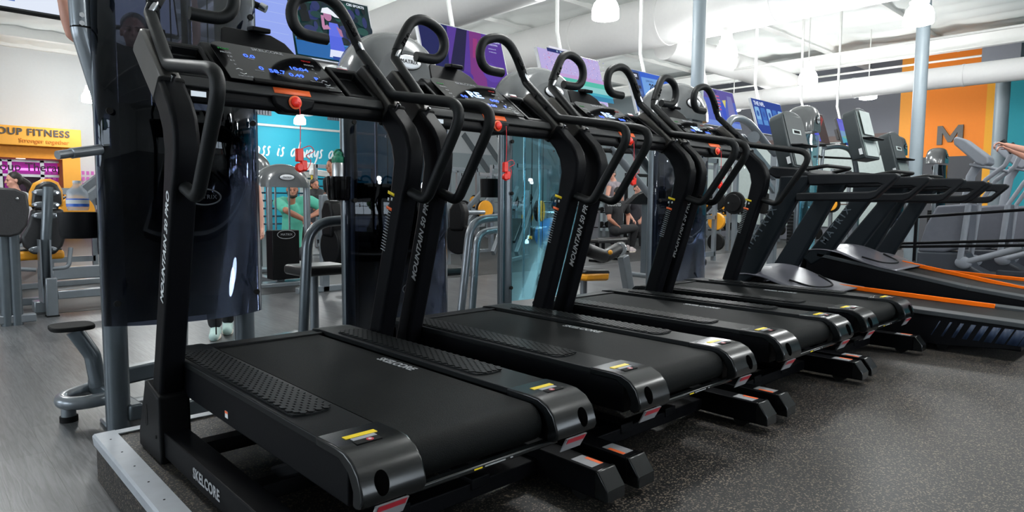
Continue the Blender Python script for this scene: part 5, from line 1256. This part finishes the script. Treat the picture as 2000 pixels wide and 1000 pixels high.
for X, dy, lb in ((10.4, 0, 'nearest elliptical trainer with slanted light gray console'), (11.6, -.25, 'second elliptical trainer, its black grip held by two hands'), (12.8, -.5, 'farthest elliptical trainer at the right edge')):
    e = elliptical(X, lb); e.location.y = dy
# black rails beyond the gray treadmills
t = thing('stretch_rail', 'long thin black rails running past the ellipticals to the right edge', 'rail', (0, 0, 0))
for (x0, y0, x1, y1) in ((1788, 424, 2040, 407), (1745, 476, 2040, 468), (1742, 482, 2040, 479)):
    obj('rail_tube', B().cyl(onx(x0, y0, 8.3), onx(x1, y1, 8.3), .018, 10), M_black, t)
obj('rail_post', B().cyl((8.3, onx(1790, 424, 8.3).y, 0), (8.3, onx(1790, 424, 8.3).y, .95), .02, 10).cyl((8.3, -2.2, 0), (8.3, -2.2, 1.05), .02, 10), M_black, t)

# ------------------------------------------------------------------ more machines behind
def far_tower(px, py, Y, label, hw=.42, **k):
    c = ony(px, py, Y); return tower(c.x - hw, c.x + hw, Y, label, zt=c.z + .05, zs0=.1, zs1=c.z - .4, posts=True, logo_z=.8, **k)
far_tower(1582, 212, 1.75, 'tower with small gray cowl between two screens at the right', .27, glass=M_clear)
far_tower(1757, 270, 2.1, 'gray cowl tower in front of the light orange stripe', .32)
far_tower(1840, 292, 2.3, 'leaning gray cowl before the letter M', .32)
def arch_machine(x, y, label, w=.62, h=1.62, s=1.):
    t = thing('arch_weight_machine', label, 'weight machine', (x, y, LOW), 'small arch topped weight machines'); t.scale = (s, s, s)
    obj('arch_frame', B().tube(fillet([(-w / 2, 0, 0), (-w / 2, 0, h), (w / 2, 0, h), (w / 2, 0, 0)], .3, 10), .05, 16), M_mgray, t)
    cowl(t, -w / 2 - .02, w / 2 + .02, 0, h - .25, h + .08, .12)
    st = obj('weight_stack', B().box((-.2, -.1, .1), (.2, .12, .80)), M_stack, t, bevel=.01); ring_logo(st, (0, -.11, .74), .13, .06)
    g = B()
    for q in (-.1, .1): g.cyl((q, 0, .8), (q, 0, h - .2), .015, 8)
    obj('guide_rod', g, M_steel, t)
    obj('base', B().box((-w / 2 - .05, -.15, 0), (w / 2 + .05, .15, .06)).box((-.06, .1, .0), (.06, 1.0, .08)), M_mgray, t, bevel=.01)
    return t
c = ony(552, 420, 6.6); arch_machine(c.x, 6.6, 'arch topped weight machine in front of the green shirted man', .74, 1.66)
c = ony(512, 420, 8.6); arch_machine(c.x - .25, 8.6, 'gray cowl machine at the left of the green shirted man', .75, 1.98)
def pec_machine(x, y, label, rz=0):
    t = thing('selector_machine', label, 'weight machine', (x, y, LOW), 'gray framed machines on the rubber floor', rz)
    obj('round_housing', B().cyl((-.06, 0, .62), (.10, 0, .62), .26, 30), M_black2, t, bevel=.02)
    obj('oval_shroud', B().prism([(-.12, .75), (-.16, 1.05), (-.1, 1.22), (.05, 1.24), (.15, 1.1), (.14, .75)], -.10, .08), M_stack, t, bevel=.04, segs=3)
    obj('lever_arm', B().cyl((0, 0, 1.05), (.6, -.1, 1.05), .04, 14).box((.1, -.03, .8), (.7, .03, .9)), M_mgray, t)
    obj('frame', B().box((-.05, .2, 0), (.05, .3, 1.3)).box((-.4, .2, 0), (.6, .3, .08)).bar((0, .25, 1.3), (.7, .35, .1), .07, .07), M_mgray, t, bevel=.01)
    obj('seat', B().box((.3, .1, .42), (.7, .5, .50)), M_upyel, t, bevel=.03)
    obj('plate_pins', B().cyl((.5, .0, .86), (.62, .0, .86), .05, 12), M_steel, t)
    return t
c = ony(650, 420, 5.4); pec_machine(c.x, 5.4, 'machine with a black round housing under the steel flask')
c = ony(897, 420, 6.0); pec_machine(c.x, 6.0, 'machine with round black housing behind the second treadmill', .3)
def rack(x, y, label, w=1.2, h=2.2, col=M_mgray, plates=True, rz=0., yel=False):
    t = thing('power_rack', label, 'rack', (x, y, LOW), 'racks and cable frames in the background', rz)
    for sx in (-1, 1):
        for sy in (0, 1): obj('upright', B().box((sx * w / 2 - .04, sy * .9 - .04, 0), (sx * w / 2 + .04, sy * .9 + .04, h)), col, t)
    for y0, y1, z0, z1 in ((-.04, .04, h - .1, h), (.86, .94, h - .1, h), (.86, .94, .9, .98), (.86, .94, .1, .2)): obj('cross_bar', B().box((-w / 2, y0, z0), (w / 2, y1, z1)), col, t)
    if plates:
        br = obj('barbell', B().cyl((-w / 2 - .45, -.1, 1.25), (w / 2 + .45, -.1, 1.25), .016, 10), M_steel, t)
        for sx in (-1, 1): obj('weight_plate', B().cyl((sx * (w / 2 + .18), -.1, 1.25), (sx * (w / 2 + .24), -.1, 1.25), .22, 26), M_rub, t, bevel=.01); obj('weight_plate', B().cyl((sx * (w / 2 + .26), -.1, 1.25), (sx * (w / 2 + .30), -.1, 1.25), .17, 26), M_upyel if yel else M_stack, t, bevel=.01)
        for k in range(3): obj('stored_plate', B().cyl((w / 2 + .05, .9, .4 + .45 * k), (w / 2 + .14, .9, .4 + .45 * k), .19, 24), M_upyel if (k == 1) else M_rub, t, bevel=.01)
    return t
for px, Y, lb, kw in ((905, 12.0, 'gray cable frame left of the round post', dict(w=1.0, plates=False)), (960, 14.0, 'rack with plates before the diagonal wall bands', dict(yel=True)), (1040, 9.5, 'rack seen behind the blue green shield', dict()),
                      (1160, 13.0, 'rack with plates behind the bench', dict()), (1400, 6.2, 'rack with orange plate under the fourth console', dict(yel=True, col=M_mgray)), (1455, 4.0, 'gray rack behind the fourth upright', dict(w=.8)), (1290, 9.5, 'dark rack behind the black shrouded tower', dict(col=M_stack)),
                      (1640, 4.6, 'rack with plates between the gray consoles', dict(yel=True)), (1560, 6.5, 'rack behind the first gray console', dict()), (690, 13., 'rack behind the tall black shroud', dict()), (150, 10.5, 'rack at far left behind the cup holder', dict(w=.8, h=1.4))):
    c = ony(px, 400, Y); rack(c.x, Y, lb, **kw)
def bench(px, Y, label, s=1., col=M_uphol):
    c = ony(px, 400, Y); t = thing('weight_bench', label, 'bench', (c.x, Y, LOW), 'benches'); 
    obj('bench_pad', B().box((-.5, -.14, .40), (.5, .14, .48)), col, t, bevel=.03, segs=3)
    obj('bench_leg', B().box((-.4, -.2, 0), (-.34, .2, .05)).box((-.4, -.03, 0), (-.34, .03, .40)), M_stack, t); obj('bench_leg', B().box((.34, -.2, 0), (.4, .2, .05)).box((.34, -.03, 0), (.4, .03, .40)), M_stack, t)
    return t
bench(1198, 7.75, 'black bench under the man in the printed tee').scale.z = .78; bench(1190, 6.2, 'low black bench in front of the seated man'); bench(620, 12.6, 'bench far back near the wall bars').scale.z = 1.25
def dumbbell_rack(px, Y, label, n=6):
    c = ony(px, 400, Y); t = thing('dumbbell_rack', label, 'rack', (c.x, Y, LOW), 'dumbbell racks')
    for sx in (-1, 1): obj('rack_leg', B().box((sx * 1.0 - .04, -.2, 0), (sx * 1.0 + .04, .2, 1.0)), M_mgray, t)
    for z in (.45, .92): obj('rack_shelf', B().box((-1.05, -.18, z), (1.05, .18, z + .03)), M_stack, t)
    for k in range(n):
        for j, z in enumerate((.48, .95)):
            r = .075 + .006 * k; d = thing('dumbbell', 'black hex dumbbell on the ' + ('lower' if j == 0 else 'upper') + ' shelf, ' + label.replace('rack of dumbbells ', 'in the rack '), 'dumbbell', (c.x - .85 + k * 1.7 / (n - 1), Y, LOW + z + r), 'dumbbells on the racks')
            obj('handle', B().cyl((0, -.07, 0), (0, .07, 0), .016, 8), M_steel, d)
            for q in (-1, 1): obj('dumbbell_head', B().cyl((0, q * .07, 0), (0, q * .15, 0), r, 6), M_rub, d)
    return t
dumbbell_rack(1200, 11.0, 'rack of dumbbells behind the charcoal shirted man'); dumbbell_rack(1430, 7.6, 'rack of dumbbells seen under the fourth console')
def angled_press(px, Y, label, rz=0.):
    c = ony(px, 400, Y); t = thing('plate_loaded_machine', label, 'weight machine', (c.x, Y, LOW), 'silver plate loaded machines', rz)
    obj('slanted_rail', B().bar((-.9, 0, .2), (.7, 0, 1.55), .08, .12), M_mgray, t, bevel=.01); obj('slanted_rail', B().bar((-.9, .5, .2), (.7, .5, 1.55), .08, .12), M_mgray, t, bevel=.01)
    obj('rear_leg', B().bar((.7, .25, 0), (.65, .25, 1.5), .1, .1), M_mgray, t, bevel=.01); obj('front_leg', B().bar((-.9, .25, 0), (-.3, .25, .8), .1, .1), M_mgray, t, bevel=.01)
    obj('floor_frame', B().box((-.95, .2, 0), (.75, .3, .08)), M_mgray, t, bevel=.01)
    for q, m in ((-.12, M_rub), (-.2, M_upyel), (.62, M_rub)): obj('weight_plate', B().cyl((.1, q, 1.05), (.1, q - .05, 1.05), .22, 26), m, t, bevel=.01)
    obj('back_pad', B().obox((-.5, .25, .65), (.7, .35, .09), (0, -.7, 0)), M_uphol, t, bevel=.03, segs=3)
    obj('adjust_knob', B().cyl((-.3, -.06, .5), (-.3, -.14, .5), .035, 12), M_upyel, t)
    return t
angled_press(930, 9.5, 'silver plate loaded machine behind the second handrail'); angled_press(1035, 7.4, 'silver plate loaded machine behind the blue green shield', .5)
angled_press(1405, 9.0, 'silver plate loaded machine behind the fourth safety cord', -.4); angled_press(1590, 8.0, 'silver plate loaded machine between the gray treadmill uprights', .3); angled_press(120, 8.2, 'silver plate loaded machine behind the yellow edged seat', .2)
t = thing('exercise_ball', 'blue exercise ball resting on the floor behind the blue green shield', 'ball', (ony(1078, 400, 8.8).x, 8.8, LOW + .43)); obj('ball_shell', B().ell((0, 0, 0), (.43, .43, .43), 32, 20), mat('blue_rubber_ball', s2l(30, 120, 195), .35), t)
# leg roller machine behind the third treadmill
t = thing('leg_roller_machine', 'machine with black shin rollers and yellow knob behind the third treadmill', 'weight machine', (0, 0, 0))
Yr = 2.9
def R_(px, py, dy=0): return ony(px, py, Yr + dy)
for (a, b_) in (((1148, 488), (1178, 500)), ((1182, 500), (1212, 484))): obj('roller_pad', B().capsule(R_(*a), R_(*b_), .085, .085, 20), M_uphol, t)
obj('selector_disc', B().cyl(R_(1212, 487, -.06), R_(1212, 487, .02), .085, 24), M_steel, t, bevel=.006)
obj('yellow_knob', B().ell(R_(1192, 493, -.12), (.032, .03, .032), 16, 10), M_upyel, t)
obj('support_leg', B().bar(R_(1217, 500), R_(1232, 590), .10, .14), M_mgray, t, bevel=.01)
obj('support_rail', B().cyl(R_(1228, 535), R_(1290, 542), .035, 14), M_mgray, t)
obj('yellow_seat_side', B().prism([(v.x, v.z) for v in (R_(1115, 531), R_(1162, 529), R_(1160, 545), R_(1115, 546))], Yr - .25, Yr + .15, axis='y'), M_upyel, t, bevel=.03)
obj('seat_top', B().prism([(v.x, v.z) for v in (R_(1116, 523), R_(1160, 523), R_(1163, 532), R_(1114, 532))], Yr - .25, Yr + .15, axis='y'), M_uphol, t, bevel=.02)
c = R_(1140, 545); obj('seat_post', B().cyl((c.x, Yr, LOW), (c.x, Yr, c.z), .045, 16), M_mgray, t)
# swing arms of a press machine near the screens
t = thing('press_machine', 'gray press machine with raised arms before the dark blue screen with cards', 'weight machine', (0, 0, 0))
G = lambda px, py, dy=0: ony(px, py, 2.6 + dy)
obj('raised_arm', B().tube(spline([G(1428, 290), G(1420, 255), G(1432, 232), G(1462, 240), G(1500, 285), G(1530, 318)], 6), .055, 16), M_mgray, t)
obj('diagonal_brace', B().bar(G(1448, 268), G(1516, 350), .07, .12).bar(G(1470, 310), G(1516, 382), .06, .08), M_mgray, t, bevel=.01)
c = G(1516, 300); obj('press_post', B().box((c.x - .06, 2.55, LOW), (c.x + .06, 2.67, c.z)), M_mgray, t, bevel=.01)
obj('pulley', B().cyl(G(1472, 268, -.15), G(1472, 268, -.05), .09, 20), M_mgray, t)
t = thing('leg_press_frame', 'silver diagonal tube frame behind the third console', 'weight machine', (0, 0, 0))
G2 = lambda px, py, dy=0: ony(px, py, 3.0 + dy)
obj('diagonal_tube', B().cyl(G2(1190, 285), G2(1272, 385), .05, 14).cyl(G2(1220, 275), G2(1290, 360), .05, 14), M_mgray, t)
c = G2(1278, 320); obj('vertical_post', B().box((c.x - .05, 2.95, LOW), (c.x + .05, 3.05, c.z + .3)), M_mgray, t, bevel=.01)
obj('black_bar', B().cyl(G2(1150, 292), G2(1262, 298), .03, 12), M_rub, t)
t = thing('rowing_handle_station', 'bent gray tubes with black handles between two gray consoles', 'weight machine', (0, 0, 0))
G3 = lambda px, py, dy=0: ony(px, py, 3.0 + dy)
obj('bent_tube', B().tube(spline([G3(1610, 288), G3(1640, 286), G3(1662, 296), G3(1672, 330), G3(1674, 380)], 6), .055, 14), M_mdark, t)
obj('handle_bar', B().cyl(G3(1590, 284), G3(1650, 282), .03, 12).cyl(G3(1590, 306), G3(1668, 310), .022, 12), M_rub, t)
obj('handle_stem', B().cyl(G3(1608, 292), G3(1602, 345), .035, 12), M_mdark, t)
c = G3(1674, 380); obj('station_post', B().box((c.x - .05, 2.95, LOW), (c.x + .05, 3.05, c.z)), M_mdark, t)
# black cup shaped holder near the charcoal tee
t = thing('shielded_machine', 'black curved machine shield below the third handrail', 'machine', (0, 0, 0))
obj('curved_shield', B().prism([(v.x, v.z) for v in (ony(1228, 398, 4.), ony(1246, 380, 4.), ony(1272, 370, 4.), ony(1272, 400, 4.))], 4., 4.1, axis='y'), M_stack, t, bevel=.01)
c = ony(1266, 400, 4.); obj('shield_post', B().box((c.x - .04, 4.0, LOW), (c.x + .04, 4.1, c.z + .02)), M_mdark, t)
# trees outside the storefront
M_leaf = mat('green_foliage', (.05, .12, .03), .7, bump=.5, bscale=6, var=.5, vscale=3)
M_bark = mat('brown_bark', (.08, .055, .04), .9, bump=.6, bscale=12)
for i, (x, y, h, lb) in enumerate(((-12., -4., 5.5, 'tree outside the left windows, nearest the corner'), (-12.5, 3.5, 6.2, 'tree outside the left windows, beside the nearest tower'), (-3., -15., 6., 'tree outside the rear windows at the left'), (4.5, -16., 6.5, 'tree outside the rear windows at the middle'), (11., -15., 5.8, 'tree outside the rear windows at the right'))):
    t = thing('street_tree', lb, 'tree', (x, y, LOW), 'trees outside the windows'); obj('trunk', B().tube([(0, 0, 0), (.05, .05, h * .5), (0, .1, h * .7)], [.16, .12, .08], 12), M_bark, t)
    b = B(); r_ = random.Random(i)
    for k in range(16): b.ell((r_.uniform(-1.1, 1.1), r_.uniform(-1.1, 1.1), h * .62 + r_.uniform(-.9, 1.3)), [r_.uniform(.5, .95)] * 3, 12, 8)
    obj('crown', b, M_leaf, t, remesh=.14)
struct('floor', B().box((-30, -34, LOW - .12), (RX0 - .2, 30, LOW - .02)).box((RX0 - .2, -34, LOW - .12), (30, RY0 - .2, LOW - .02)), mat('outdoor_paving', s2l(150, 148, 140), .8))
